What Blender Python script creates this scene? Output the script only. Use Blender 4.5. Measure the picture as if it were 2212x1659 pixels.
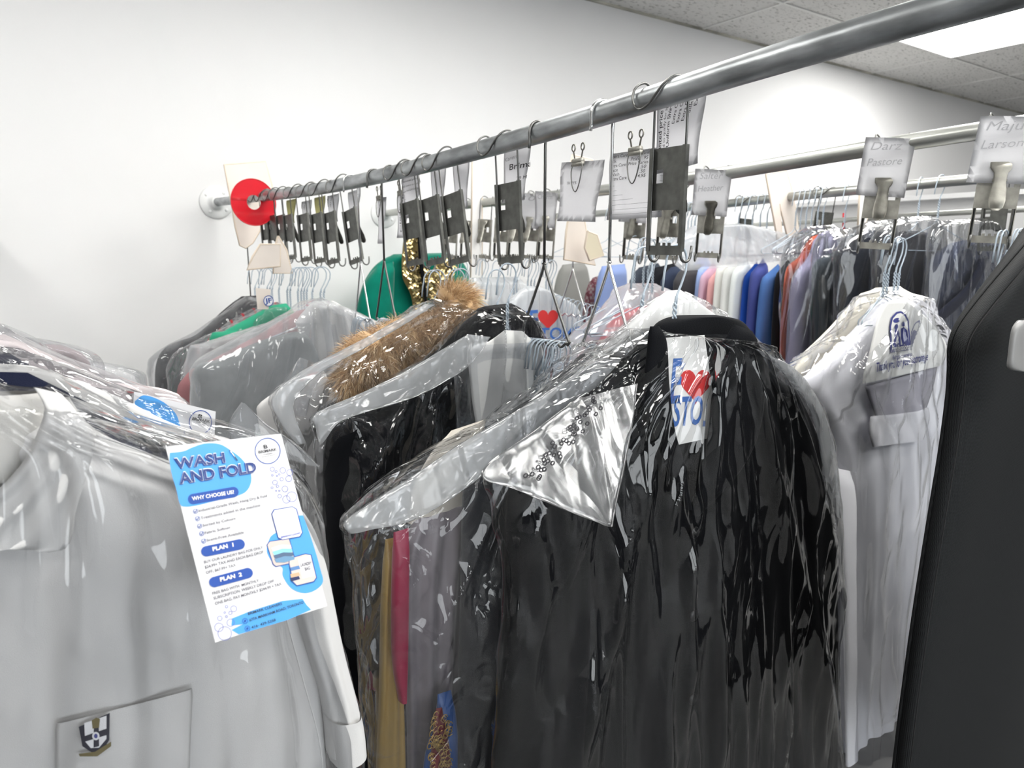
import bpy, bmesh, math, random
from mathutils import Vector, Matrix, noise
random.seed(7)
for o in list(bpy.data.objects): bpy.data.objects.remove(o)
SC = bpy.context.scene
COL = SC.collection
PI = math.pi

# ---------------------------------------------------------------- camera
FPX, PITCH, AZ = 1534.0, math.radians(10.5), math.radians(34.8)
CAM = Vector((0, 0, 1.5))
FWD = Vector((math.sin(AZ)*math.cos(PITCH), math.cos(AZ)*math.cos(PITCH), -math.sin(PITCH)))
RGT = Vector((math.cos(AZ), -math.sin(AZ), 0))
UPV = RGT.cross(FWD)
cd = bpy.data.cameras.new('camera'); cam = bpy.data.objects.new('camera', cd); COL.objects.link(cam)
cd.sensor_width = 36; cd.lens = 36*FPX/2212; cd.clip_start = .02
cam.matrix_world = Matrix((( RGT.x, UPV.x, -FWD.x, CAM.x), (RGT.y, UPV.y, -FWD.y, CAM.y), (RGT.z, UPV.z, -FWD.z, CAM.z), (0, 0, 0, 1)))
cd.dof.use_dof = True; cd.dof.focus_distance = 1.12; cd.dof.aperture_fstop = 8.0
SC.camera = cam

# ---------------------------------------------------------------- light, exposure
w = bpy.data.worlds.new('world'); SC.world = w; w.use_nodes = True
w.node_tree.nodes['Background'].inputs[0].default_value = (.95, .98, 1, 1)
w.node_tree.nodes['Background'].inputs[1].default_value = .25
SC.view_settings.view_transform = 'Standard'; SC.view_settings.look = 'None'
SC.view_settings.exposure = 0.0; SC.view_settings.gamma = 1; SC.view_settings.use_curve_mapping = False
SC.cycles.transparent_max_bounces = 40; SC.cycles.max_bounces = 10; SC.cycles.diffuse_bounces = 4
SC.cycles.glossy_bounces = 4; SC.cycles.caustics_reflective = False; SC.cycles.caustics_refractive = False
SC.cycles.sample_clamp_indirect = 6
LAMP = 19.5
WALLY, CEIL = 4.01, 3.20
XA, XB, XC, XD = .909, 1.856, 2.88, 5.06

# ---------------------------------------------------------------- projection helpers (photo pixel -> point on a real plane)
def ray(x, y): return FWD + RGT*((x-1106)/FPX) - UPV*((y-829.5)/FPX)
def at(x, y, z): return CAM + ray(x, y)*z
def onX(x, y, X): r = ray(x, y); return CAM + r*(X/r.x)
def onY(x, y, Y): r = ray(x, y); return CAM + r*(Y/r.y)
def onZ(x, y, Z): r = ray(x, y); return CAM + r*((Z-CAM.z)/r.z)
class Pl:
    """a hanging plane across the rail at distance Y; yaw turns it about z, pitch tips its face upward"""
    def __init__(s, Y, X=XA, yaw=0, pitch=0, Z=1.2):
        s.o = Vector((X, Y, Z)); a, b = math.radians(yaw), math.radians(pitch)
        s.n = Vector((math.sin(a)*math.cos(b), -math.cos(a)*math.cos(b), math.sin(b)))
    def p(s, x, y):
        r = ray(x, y); return CAM + r*((s.o-CAM).dot(s.n)/r.dot(s.n))

# ---------------------------------------------------------------- materials
MATS = {}
def nodes(name):
    m = bpy.data.materials.new(name); m.use_nodes = True
    nt = m.node_tree; return m, nt, nt.nodes['Principled BSDF'], nt.nodes.new, nt.links.new
def P(name, col, rough=.6, metal=0, bump=0, scale=200, sheen=0, spec=.5, emit=0, stretch=None, var=0, vscale=8, coat=0, alpha=1):
    if name in MATS: return MATS[name]
    m, nt, b, N, L = nodes(name)
    b.inputs['Base Color'].default_value = (*col, 1); b.inputs['Roughness'].default_value = rough
    b.inputs['Metallic'].default_value = metal; b.inputs['Specular IOR Level'].default_value = spec
    if sheen: b.inputs['Sheen Weight'].default_value = sheen; b.inputs['Sheen Roughness'].default_value = .4
    if coat: b.inputs['Coat Weight'].default_value = coat
    if emit: b.inputs['Emission Color'].default_value = (*col, 1); b.inputs['Emission Strength'].default_value = emit
    tc = N('ShaderNodeTexCoord')
    src = tc.outputs['Object']
    if stretch:
        mp = N('ShaderNodeMapping'); mp.inputs['Scale'].default_value = stretch; L(src, mp.inputs['Vector']); src = mp.outputs[0]
    if bump:
        n = N('ShaderNodeTexNoise'); n.inputs['Scale'].default_value = scale; n.inputs['Detail'].default_value = 4; L(src, n.inputs['Vector'])
        bp = N('ShaderNodeBump'); bp.inputs['Strength'].default_value = bump; bp.inputs['Distance'].default_value = .002
        L(n.outputs[0], bp.inputs['Height']); L(bp.outputs[0], b.inputs['Normal'])
    if var:
        n = N('ShaderNodeTexNoise'); n.inputs['Scale'].default_value = vscale; n.inputs['Detail'].default_value = 5; L(src, n.inputs['Vector'])
        r = N('ShaderNodeValToRGB'); r.color_ramp.elements[0].position = .35; r.color_ramp.elements[1].position = .68
        r.color_ramp.elements[0].color = (*[c*(1-var) for c in col], 1); r.color_ramp.elements[1].color = (*[min(1, c*(1+var*.6)) for c in col], 1)
        L(n.outputs[0], r.inputs[0]); L(r.outputs[0], b.inputs['Base Color'])
    MATS[name] = m; return m
def cloth(name, col, scale=900, bump=.35, sheen=.12, rough=.92, var=0): return P(name, col, rough, 0, bump, scale, sheen, .12, var=var, vscale=14)
def check(name, a, b_, c, s=60):
    if name in MATS: return MATS[name]
    m, nt, b, N, L = nodes(name); tc = N('ShaderNodeTexCoord')
    ch = N('ShaderNodeTexChecker'); ch.inputs['Scale'].default_value = s; ch.inputs['Color1'].default_value = (*a, 1); ch.inputs['Color2'].default_value = (*b_, 1)
    wv = N('ShaderNodeTexWave'); wv.inputs['Scale'].default_value = s/6; L(tc.outputs['Object'], wv.inputs['Vector'])
    r = N('ShaderNodeValToRGB'); r.color_ramp.elements[0].position = .9; r.color_ramp.elements[1].position = .95; L(wv.outputs[1], r.inputs[0])
    mx = N('ShaderNodeMix'); mx.data_type = 'RGBA'; L(r.outputs[0], mx.inputs[0]); L(tc.outputs['Object'], ch.inputs['Vector'])
    L(ch.outputs[0], mx.inputs[6]); mx.inputs[7].default_value = (*c, 1); L(mx.outputs[2], b.inputs['Base Color'])
    b.inputs['Roughness'].default_value = .9; MATS[name] = m; return m
def film(name, haze=.08, tint=(.985, .99, 1), gloss=1.0, rough=.05, bump=.5, bs=7, st=(1, 1, .32), dist=.022):
    """thin clear polythene: passes light, reflects by its angle, with a little milkiness"""
    if name in MATS: return MATS[name]
    m = bpy.data.materials.new(name); m.use_nodes = True; nt = m.node_tree; N = nt.nodes.new; L = nt.links.new
    nt.nodes.remove(nt.nodes['Principled BSDF']); out = nt.nodes['Material Output']
    tc = N('ShaderNodeTexCoord'); mp = N('ShaderNodeMapping'); mp.inputs['Scale'].default_value = st; L(tc.outputs['Object'], mp.inputs['Vector'])
    n1 = N('ShaderNodeTexNoise'); n1.inputs['Scale'].default_value = bs; n1.inputs['Detail'].default_value = 2.2; n1.inputs['Distortion'].default_value = .8; L(mp.outputs[0], n1.inputs['Vector'])
    # fold the noise about its middle so that it makes sharp creases
    s = N('ShaderNodeMath'); s.operation = 'SUBTRACT'; s.inputs[1].default_value = .5; L(n1.outputs[0], s.inputs[0])
    a = N('ShaderNodeMath'); a.operation = 'ABSOLUTE'; L(s.outputs[0], a.inputs[0])
    # broad flat facets, warped, as stiff film buckles
    wm = N('ShaderNodeVectorMath'); wm.operation = 'MULTIPLY_ADD'; wm.inputs[1].default_value = (.22, .22, .22); L(n1.outputs[1], wm.inputs[0]); L(mp.outputs[0], wm.inputs[2])
    vo = N('ShaderNodeTexVoronoi'); vo.feature = 'DISTANCE_TO_EDGE'; vo.inputs['Scale'].default_value = bs*.8; L(wm.outputs[0], vo.inputs['Vector'])
    ad = N('ShaderNodeMath'); ad.operation = 'MULTIPLY_ADD'; ad.inputs[1].default_value = 1.2; L(vo.outputs[0], ad.inputs[0]); L(a.outputs[0], ad.inputs[2])
    bp = N('ShaderNodeBump'); bp.inputs['Strength'].default_value = bump; bp.inputs['Distance'].default_value = dist; L(ad.outputs[0], bp.inputs['Height'])
    fr = N('ShaderNodeFresnel'); fr.inputs['IOR'].default_value = 1.5; L(bp.outputs[0], fr.inputs['Normal'])
    mu = N('ShaderNodeMath'); mu.operation = 'MULTIPLY'; mu.inputs[1].default_value = 1.15*gloss; L(fr.outputs[0], mu.inputs[0])
    mm = N('ShaderNodeMath'); mm.operation = 'MINIMUM'; mm.inputs[1].default_value = .45*min(gloss, 1.6); L(mu.outputs[0], mm.inputs[0]); mu = mm
    tr = N('ShaderNodeBsdfTransparent'); tr.inputs[0].default_value = (*tint, 1)
    gl = N('ShaderNodeBsdfGlossy'); gl.inputs['Roughness'].default_value = rough; L(bp.outputs[0], gl.inputs['Normal'])
    df = N('ShaderNodeBsdfDiffuse'); df.inputs[0].default_value = (.9, .93, .96, 1)
    tl = N('ShaderNodeBsdfTranslucent'); tl.inputs[0].default_value = (.9, .93, .96, 1)
    md = N('ShaderNodeMixShader'); md.inputs[0].default_value = .5; L(df.outputs[0], md.inputs[1]); L(tl.outputs[0], md.inputs[2])
    m1 = N('ShaderNodeMixShader'); m1.inputs[0].default_value = haze; L(tr.outputs[0], m1.inputs[1]); L(md.outputs[0], m1.inputs[2])
    m2 = N('ShaderNodeMixShader'); L(mu.outputs[0], m2.inputs[0]); L(m1.outputs[0], m2.inputs[1]); L(gl.outputs[0], m2.inputs[2])
    L(m2.outputs[0], out.inputs[0]); MATS[name] = m; return m

STEEL = P('galvanised_steel', (.40, .42, .43), .38, .85, .3, 60, var=.42, vscale=30, stretch=(1, .3, 1))
STEELB = P('galvanised_steel_soft', (.50, .51, .48), .36, .85, .12, 60, var=.3, vscale=18, stretch=(1, .25, 1))
CASTW = P('white_painted_iron', (.86, .87, .87), .45, 0, .2, 60)
WIRE = P('dark_steel_wire', (.16, .16, .155), .35, 1, .05, 300)
CHROME = P('bright_steel_wire', (.7, .7, .7), .16, 1)
PLATE = P('grey_sheet_steel', (.15, .152, .142), .45, .9, .15, 120, var=.25, vscale=40)
PLATEB = P('worn_sheet_steel', (.40, .39, .35), .5, .9, .15, 120, var=.3, vscale=30)
HANG = P('pale_blue_coated_wire', (.40, .47, .54), .35, 0, coat=.4)
PAPER = P('white_paper', (.83, .83, .85), .8, 0, .1, 100)
PAPERG = P('thin_grey_paper', (.80, .80, .82), .85, 0, .1, 100)
YELLOW = P('yellow_paper', (.62, .60, .34), .85, 0, .1, 100)
INK = P('black_ink', (.03, .03, .035), .7)
PENCIL = P('pencil_grey', (.42, .42, .44), .8)
CREAM = P('cream_plastic', (.80, .73, .66), .5, 0, .1, 20, var=.06, vscale=5)
RED = P('red_plastic', (.62, .008, .02), .28, coat=.3)
WHITE = cloth('white_cotton', (.66, .655, .65), 1400, .25)
CAPE = P('white_paper_cape', (.90, .90, .88), .7, 0, .35, 30)
BLACK = cloth('black_wool', (.004, .0045, .006), 700, .5, .02)
CHAR = cloth('charcoal_wool', (.030, .032, .037), 700, .5, .15)
NAVY = cloth('navy_wool', (.010, .013, .032), 700, .4, .05)
FILM = film('clear_polythene', .004, rough=.045, bump=.9, gloss=1.5)
FILMH = film('hazy_polythene', .10, bump=.7)
FILMM = film('milky_polythene', .38, bump=.4, gloss=.9)
FILML = film('crinkled_polythene', .022, gloss=1.35, bump=.8, bs=10, st=(.8, 1, .6))

# ---------------------------------------------------------------- object helpers
def tag(o, label=None, cat=None, group=None, kind=None):
    if label: o['label'] = label
    if cat: o['category'] = cat
    if group: o['group'] = group
    if kind: o['kind'] = kind
    return o
def thing(name, label, cat, loc=(0, 0, 0), group=None):
    o = bpy.data.objects.new(name, None); o.empty_display_size = .05; COL.objects.link(o); o.location = loc
    return tag(o, label, cat, group)
def link(name, me, mats, parent=None, smooth=True):
    for m in (mats if isinstance(mats, (list, tuple)) else [mats]): me.materials.append(m)
    if smooth:
        for p in me.polygons: p.use_smooth = True
    o = bpy.data.objects.new(name, me); COL.objects.link(o)
    if parent is not None:
        o.parent = parent; o.matrix_parent_inverse = Matrix.Translation(-Vector(parent.location))
    return o
def finish(bm, name, mats, parent=None, smooth=True):
    me = bpy.data.meshes.new(name); bm.normal_update(); bm.to_mesh(me); bm.free(); return link(name, me, mats, parent, smooth)
def box(bm, c, s, M=None, mi=0):
    vs = [bm.verts.new(((M or Matrix.Identity(4)) @ Vector((c[0]+dx*s[0]/2, c[1]+dy*s[1]/2, c[2]+dz*s[2]/2)))) for dx in (-1, 1) for dy in (-1, 1) for dz in (-1, 1)]
    for f in ((0, 1, 3, 2), (4, 6, 7, 5), (0, 4, 5, 1), (2, 3, 7, 6), (0, 2, 6, 4), (1, 5, 7, 3)):
        bm.faces.new([vs[i] for i in f]).material_index = mi
def boxobj(name, lo, hi, mat, parent=None, bev=0):
    bm = bmesh.new(); box(bm, [(a+b)/2 for a, b in zip(lo, hi)], [b-a for a, b in zip(lo, hi)])
    if bev: bmesh.ops.bevel(bm, geom=bm.edges[:], offset=bev, segments=2, affect='EDGES')
    return finish(bm, name, mat, parent, False)
def tube(bm, pts, r, n=8, caps=True, mi=0):
    pts = [Vector(p) for p in pts]; rings = []; t0 = None
    for i, p in enumerate(pts):
        t = (pts[min(i+1, len(pts)-1)] - pts[max(i-1, 0)]).normalized()
        if t0 is None:
            a = Vector((0, 0, 1)) if abs(t.z) < .9 else Vector((1, 0, 0)); u = t.cross(a).normalized()
        else:
            u = (u - t*u.dot(t)); u = u.normalized() if u.length > 1e-6 else t.orthogonal().normalized()
        t0 = t; v = t.cross(u); rr = r[i] if isinstance(r, (list, tuple)) else r
        rings.append([bm.verts.new(p + u*(rr*math.cos(k*2*PI/n)) + v*(rr*math.sin(k*2*PI/n))) for k in range(n)])
    for a, b in zip(rings, rings[1:]):
        for k in range(n): bm.faces.new((a[k], a[(k+1) % n], b[(k+1) % n], b[k])).material_index = mi
    if caps:
        bm.faces.new(rings[0][::-1]).material_index = mi; bm.faces.new(rings[-1]).material_index = mi
def spline(pts, sub=6):
    pts = [Vector(p) for p in pts]; out = []
    for i in range(len(pts)-1):
        p0, p1, p2, p3 = pts[max(i-1, 0)], pts[i], pts[i+1], pts[min(i+2, len(pts)-1)]
        for k in range(sub):
            t = k/sub
            out.append(.5*((2*p1) + (p2-p0)*t + (2*p0-5*p1+4*p2-p3)*t*t + (3*p1-p0-3*p2+p3)*t**3))
    return out + [pts[-1]]
def lathe(bm, prof, M, n=32, mi=0):
    rings = [[bm.verts.new(M @ Vector((r*math.cos(k*2*PI/n), r*math.sin(k*2*PI/n), z))) for k in range(n)] for r, z in prof]
    for a, b in zip(rings, rings[1:]):
        for k in range(n): bm.faces.new((a[k], a[(k+1) % n], b[(k+1) % n], b[k])).material_index = mi
    return rings
def ridge(x): return 1 - 2*min(1, abs(x)*1.6)
def N3(a, b, c): return noise.noise(Vector((a, b, c)))
def smooth(x): x = max(0, min(1, x)); return x*x*(3-2*x)
def loft(name, rows, pl, mat, parent=None, thick=.03, nu=36, ds=.02, folds=(), crk=None, closed=True, prof=.5, top=.05, seed=0., sag=0):
    """a hanging sheet or cloth body: rows of left/right outline pixels laid on plane pl, swelled to real thickness both ways"""
    A = [pl.p(r[0], r[1]) for r in rows]; B = [pl.p(r[2], r[3]) for r in rows]
    A, B = spline(A, 8), spline(B, 8)
    # resample by length down the middle
    mids = [(a+b)/2 for a, b in zip(A, B)]; L = [0]
    for i in range(1, len(mids)): L.append(L[-1] + max(1e-5, max((A[i]-A[i-1]).length, (B[i]-B[i-1]).length, (mids[i]-mids[i-1]).length)))
    nv = max(3, int(L[-1]/ds)+1); n = pl.n; side = Vector((0, 0, 1)).cross(n).normalized()
    def samp(S, l):
        j = 0
        while j < len(L)-2 and L[j+1] < l: j += 1
        t = (l-L[j])/(L[j+1]-L[j]); return S[j].lerp(S[j+1], t)
    c0 = mids[0]; verts = []; 
    for iv in range(nv+1):
        l = L[-1]*iv/nv; a, b = samp(A, l), samp(B, l); tk = thick*smooth((l+.004)/top); env = smooth(l/.12)
        loop = [(i/nu, 1) for i in range(nu+1)]
        if closed: loop += [(i/nu, -1) for i in range(nu-1, 0, -1)]
        row = []
        for t, s in loop:
            p = a.lerp(b, t); e = max(0, 1-abs(2*t-1)**3)**prof; d = tk*e*s
            x = (p-c0).dot(side); y = (c0-p).z; ee = min(1, e*1.3)
            for am, k, ph, dr in folds: d += am*math.sin(2*PI*(k*t+dr*l)+ph)*env*ee
            if crk:
                sd = seed + (17.3 if s < 0 else 0); q = x/(.30+max(0, y))
                g = ridge(N3(q*7+sd, y*1.1, sd)) + .55*ridge(N3(x*12+sd, y*3.2+x*4, sd*.7)) + .12*N3(x*30, y*14+sd, sd) 
                d += crk*g*(s if closed else 1)*(.35+.65*ee)
                p = p + side*(crk*.6*N3(y*23, sd, t)*(1-e))
            if sag: p = p - Vector((0, 0, sag*math.sin(PI*t)))
            row.append(p + n*d)
        verts.append(row)
    m = len(verts[0]); me = bpy.data.meshes.new(name); V = [v for r in verts for v in r]; F = []
    for i in range(nv):
        for j in range(m if closed else m-1):
            k = (j+1) % m; F.append((i*m+j, (i+1)*m+j, (i+1)*m+k, i*m+k))
    me.from_pydata([tuple(v) for v in V], [], F); return link(name, me, mat, parent)
def poly(name, px, pl, mat, parent=None, thick=.002, off=0):
    """flat cut-out (board, patch) with real thickness on plane pl"""
    bm = bmesh.new(); f = [bm.verts.new(pl.p(*q)+pl.n*(off+thick)) for q in px]; b = [bm.verts.new(pl.p(*q)+pl.n*off) for q in px]
    bm.faces.new(f); bm.faces.new(b[::-1]); k = len(px)
    for i in range(k): bm.faces.new((f[i], b[i], b[(i+1) % k], f[(i+1) % k]))
    bmesh.ops.recalc_face_normals(bm, faces=bm.faces[:]); return finish(bm, name, mat, parent, False)

# ---------------------------------------------------------------- paper and printing
class Card:
    """a real flat sheet through four corner pixels at depth z0 (a parallelogram's depths follow from its corners)"""
    def __init__(s, c, z0, flat=None, hgt=None):
        r = [ray(*q) for q in c]
        if flat: s.c = [flat.p(*q) for q in c]
        else:
            M = Matrix((-r[1], r[2], -r[3])).transposed(); z = M.inverted() @ (-r[0]); s.c = [CAM + a*k*z0 for a, k in zip(r, (1, z[0], z[1], z[2]))]
        s.n = (s.c[1]-s.c[0]).cross(s.c[3]-s.c[0]).normalized()
        if s.n.dot(s.c[0]-CAM) > 0: s.n = -s.n
        s.o = s.c[0]; s.bm = bmesh.new(); s.mats = []; s.layer = 0
    def p(s, x, y, off=0): r = ray(x, y); return CAM + r*((s.o+s.n*off-CAM).dot(s.n)/r.dot(s.n))
    def mi(s, m):
        if m not in s.mats: s.mats.append(m)
        return s.mats.index(m)
    def sheet(s, name, mat, parent=None, t=.0006, curl=0, nseg=10):
        bm = bmesh.new(); g = []
        for k in (0, 1):
            for i in range(nseg+1):
                for j in range(nseg+1):
                    u, v = j/nseg, i/nseg
                    q = s.c[0].lerp(s.c[1], u).lerp(s.c[3].lerp(s.c[2], u), v) - s.n*(t*k + curl*(u*(1-u))*4*(1-v*.3))
                    g.append(bm.verts.new(q))
        K = (nseg+1)**2
        for i in range(nseg):
            for j in range(nseg):
                a = i*(nseg+1)+j; bm.faces.new((g[a], g[a+1], g[a+nseg+2], g[a+nseg+1])); bm.faces.new((g[K+a], g[K+a+nseg+1], g[K+a+nseg+2], g[K+a+1]))
        bd = [e for e in bm.edges if e.is_boundary]; bmesh.ops.bridge_loops(bm, edges=bd)
        bmesh.ops.recalc_face_normals(bm, faces=bm.faces[:]); return finish(bm, name, mat, parent, False)
    def shape(s, px, mat, lay=1, crv=False):
        if crv: px = [(q.x, q.y) for q in spline([(a, b, 0) for a, b in px+px[:1]], 6)][:-1]
        try: f = s.bm.faces.new([s.bm.verts.new(s.p(x, y, .0003*lay)) for x, y in px]); f.material_index = s.mi(mat)
        except Exception: pass
    def ellipse(s, cx, cy, rx, ry, rot, mat, lay=1, ring=0):
        K = 28; c, d = math.cos(rot), math.sin(rot)
        def pt(k, f): a = k*2*PI/K; u, v = rx*f*math.cos(a), ry*f*math.sin(a); return s.p(cx+u*c-v*d, cy+u*d+v*c, .0003*lay)
        if not ring: f = s.bm.faces.new([s.bm.verts.new(pt(k, 1)) for k in range(K)]); f.material_index = s.mi(mat); return
        o = [s.bm.verts.new(pt(k, 1)) for k in range(K)]; i = [s.bm.verts.new(pt(k, 1-ring/max(rx, 1))) for k in range(K)]
        for k in range(K): s.bm.faces.new((o[k], o[(k+1) % K], i[(k+1) % K], i[k])).material_index = s.mi(mat)
    def line(s, x0, y0, x1, y1, w, mat, lay=2):
        dx, dy = x1-x0, y1-y0; l = math.hypot(dx, dy) or 1; a, b = -dy/l*w/2, dx/l*w/2
        s.shape([(x0+a, y0+b), (x1+a, y1+b), (x1-a, y1-b), (x0-a, y0-b)], mat, lay)
    def text(s, txt, x0, y0, x1, y1, cap, mat, bold=0, lay=3, shear=0):
        """txt set on the baseline (x0,y0)-(x1,y1), cap height in pixels"""
        vs, fs, wd = glyphs(txt, bold, shear)
        if not vs: return
        a, b = s.p(x0, y0, .0003*lay), s.p(x1, y1, .0003*lay); X = b-a; up = s.n.cross(X).normalized()
        if up.dot(s.p(x0, y0-10)-s.p(x0, y0)) < 0: up = -up
        l = math.hypot(x1-x0, y1-y0); h = X.length/l*cap; i = s.mi(mat)
        nv = [s.bm.verts.new(a + X*(v[0]/wd) + up*(v[1]*h)) for v in vs]
        for f in fs:
            try: s.bm.faces.new([nv[k] for k in f]).material_index = i
            except Exception: pass
    def done(s, name, parent):
        if not s.bm.verts: return
        for f in s.bm.faces: f.normal_update()
        fl = [f for f in s.bm.faces if f.normal.dot(s.n) < 0]; bmesh.ops.reverse_faces(s.bm, faces=fl)
        return finish(s.bm, name, s.mats, parent, False)
CACHE = {}
def glyphs(txt, bold, shear):
    k = (txt, bold, shear)
    if k in CACHE: return CACHE[k]
    cu = bpy.data.curves.new('t', 'FONT'); cu.body = txt; cu.offset = bold; cu.shear = shear; cu.resolution_u = 3; cu.fill_mode = 'FRONT'
    o = bpy.data.objects.new('t', cu); COL.objects.link(o); dg = bpy.context.evaluated_depsgraph_get()
    me = bpy.data.meshes.new_from_object(o.evaluated_get(dg)); bpy.data.objects.remove(o); bpy.data.curves.remove(cu)
    vs = [(v.co.x, v.co.y) for v in me.vertices]; fs = [tuple(p.vertices) for p in me.polygons]; bpy.data.meshes.remove(me)
    x0 = min([v[0] for v in vs], default=0); wd = max([v[0] for v in vs], default=1)-x0
    CACHE[k] = ([(v[0]-x0, v[1]/.70) for v in vs], fs, max(wd, .01)); return CACHE[k]
def heart(cx, cy, w, h): return [(cx+w/2*math.sin(t)**3, cy-h/2*(13*math.cos(t)-5*math.cos(2*t)-2*math.cos(3*t)-math.cos(4*t))/15) for t in [k*2*PI/32 for k in range(32)]]

# ---------------------------------------------------------------- copies of a thing with its parts
def dup(root, M, label=None, group=None):
    r = root.copy(); COL.objects.link(r); r.matrix_world = M
    if label: r['label'] = label
    if group: r['group'] = group
    for ch in root.children:
        c = ch.copy(); COL.objects.link(c); c.parent = r; c.matrix_parent_inverse = ch.matrix_parent_inverse.copy()
        for g in ch.children: d = g.copy(); COL.objects.link(d); d.parent = c; d.matrix_parent_inverse = g.matrix_parent_inverse.copy()
    return r
# ================================================================ the room
def wallmat():
    m, nt, b, N, L = nodes('painted_wall'); tc = N('ShaderNodeTexCoord'); n = N('ShaderNodeTexNoise'); n.inputs['Scale'].default_value = 1.3; n.inputs['Detail'].default_value = 3; L(tc.outputs['Object'], n.inputs['Vector'])
    r = N('ShaderNodeValToRGB'); r.color_ramp.elements[0].color = (.80, .80, .80, 1); r.color_ramp.elements[1].color = (.88, .88, .885, 1); L(n.outputs[0], r.inputs[0]); L(r.outputs[0], b.inputs['Base Color'])
    n2 = N('ShaderNodeTexNoise'); n2.inputs['Scale'].default_value = 180; L(tc.outputs['Object'], n2.inputs['Vector']); bp = N('ShaderNodeBump'); bp.inputs['Strength'].default_value = .08; bp.inputs['Distance'].default_value = .001; L(n2.outputs[0], bp.inputs['Height']); L(bp.outputs[0], b.inputs['Normal'])
    b.inputs['Roughness'].default_value = .75; return m
WALL = wallmat()
def tilemat():
    m, nt, b, N, L = nodes('mineral_ceiling_tile'); tc = N('ShaderNodeTexCoord'); mp = N('ShaderNodeMapping'); mp.inputs['Scale'].default_value = (26, 60, 1); mp.inputs['Rotation'].default_value = (0, 0, .35); L(tc.outputs['Object'], mp.inputs[0])
    n = N('ShaderNodeTexNoise'); n.inputs['Scale'].default_value = 1; n.inputs['Detail'].default_value = 3; n.inputs['Distortion'].default_value = .6; L(mp.outputs[0], n.inputs['Vector'])
    r = N('ShaderNodeValToRGB'); e = r.color_ramp.elements; e[0].position = .33; e[0].color = (.30, .30, .29, 1); e[1].position = .43; e[1].color = (.66, .655, .64, 1); L(n.outputs[0], r.inputs[0]); L(r.outputs[0], b.inputs['Base Color'])
    bp = N('ShaderNodeBump'); bp.inputs['Distance'].default_value = .004; L(r.outputs[0], bp.inputs['Height']); L(bp.outputs[0], b.inputs['Normal']); b.inputs['Roughness'].default_value = .95; return m
TILE = tilemat()
FLOORM = P('dark_vinyl_floor', (.13, .13, .13), .5, 0, .1, 8, var=.12, vscale=6)
GRID = P('painted_grid_metal', (.70, .70, .68), .5)
XL0, XR0, YF0 = -3.2, 12.4, -5.0
DARKW = P('dark_painted_wall', (.045, .045, .05), .8); MIDW = P('grey_painted_wall', (.38, .38, .38), .8)
S = lambda o: tag(o, kind='structure')
S(boxobj('floor', (XL0, YF0, -.1), (XR0, WALLY+.1, 0), FLOORM))
S(boxobj('wall_back', (XL0, WALLY, 0), (XR0, WALLY+.12, CEIL), WALL))
S(boxobj('wall_left', (XL0-.12, YF0, 0), (XL0, WALLY+.12, CEIL), MIDW))
S(boxobj('wall_right', (XR0, YF0, 0), (XR0+.12, WALLY+.12, CEIL), WALL))
S(boxobj('wall_front', (XL0, YF0-.12, 0), (XR0, YF0, CEIL), DARKW))
S(boxobj('ceiling', (XL0, YF0, CEIL), (XR0, WALLY+.12, CEIL+.08), TILE))
bm = bmesh.new(); GX = [4.57+1.207*k for k in range(-7, 7)]; GY = [3.29-.61*k for k in range(0, 14)]
for x in GX:
    if XL0 < x < XR0: box(bm, (x, (YF0+WALLY)/2, CEIL-.004), (.024, WALLY-YF0, .008))
for y in GY:
    if YF0 < y: box(bm, ((XL0+XR0)/2, y, CEIL-.005), (XR0-XL0, .024, .008))
S(finish(bm, 'trim_1', GRID, None, False))
bm = bmesh.new(); box(bm, ((XL0+XR0)/2, WALLY-.011, CEIL-.006), (XR0-XL0, .022, .012)); S(finish(bm, 'trim_2', P('aged_edge_trim', (.50, .49, .42), .8, var=.5, vscale=3), None, False))
S(boxobj('baseboard_back', (XL0, WALLY-.012, 0), (XR0, WALLY, .1), GRID))
# the boxed-in ledge running along the far side
zl = onX(2050, 418, 5.9).z; zm = onX(2050, 432, 5.9).z
S(boxobj('trim_3', (5.9, .4, zl-.035), (6.15, WALLY, zl), P('white_ledge', (.85, .85, .85), .5)))
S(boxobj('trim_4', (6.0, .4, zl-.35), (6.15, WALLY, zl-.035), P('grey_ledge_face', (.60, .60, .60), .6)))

# glowing window added unseen behind the camera; it puts the long streaks on the plastic
wn = boxobj('added_window', (-1.6, YF0-.02, .12), (3.4, YF0+.01, 2.6), P('added_window_glow', (.93, .97, 1), .1, emit=4.0)); S(wn)
bm = bmesh.new()
for x in (-1.6, .07, 1.73, 3.4): box(bm, (x, YF0+.03, 1.36), (.07, .07, 2.55))
for z in (.12, 2.6): box(bm, (.9, YF0+.03, z), (5.07, .07, .07))
S(finish(bm, 'trim_5', GRID, None, False))  # frame of the added window

# ---------------------------------------------------------------- ceiling lights
def lamp(x0, x1, y0, y1, label):
    t = thing('ceiling_light', label, 'ceiling light', ((x0+x1)/2, (y0+y1)/2, CEIL-.03), 'recessed fluorescent ceiling panels' if 'out' in label else None)
    bm = bmesh.new(); w = .02
    for c, s in ((((x0+x1)/2, y0+w/2), (x1-x0, w)), (((x0+x1)/2, y1-w/2), (x1-x0, w)), ((x0+w/2, (y0+y1)/2), (w, y1-y0)), ((x1-w/2, (y0+y1)/2), (w, y1-y0))): box(bm, (c[0], c[1], CEIL-.012), (s[0], s[1], .02))
    finish(bm, 'frame', GRID, t, False)
    boxobj('diffuser', (x0+w, y0+w, CEIL-.014), (x1-w, y1-w, CEIL-.006), P('lit_diffuser', (1, .985, .95), .5, emit=LAMP), t)
lamp(5.792, 6.969, 2.08, 3.28, 'bright fluorescent ceiling panel at upper right above the rails')
OUT = 'unseen fluorescent ceiling panel out over the garment rails'
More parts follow.
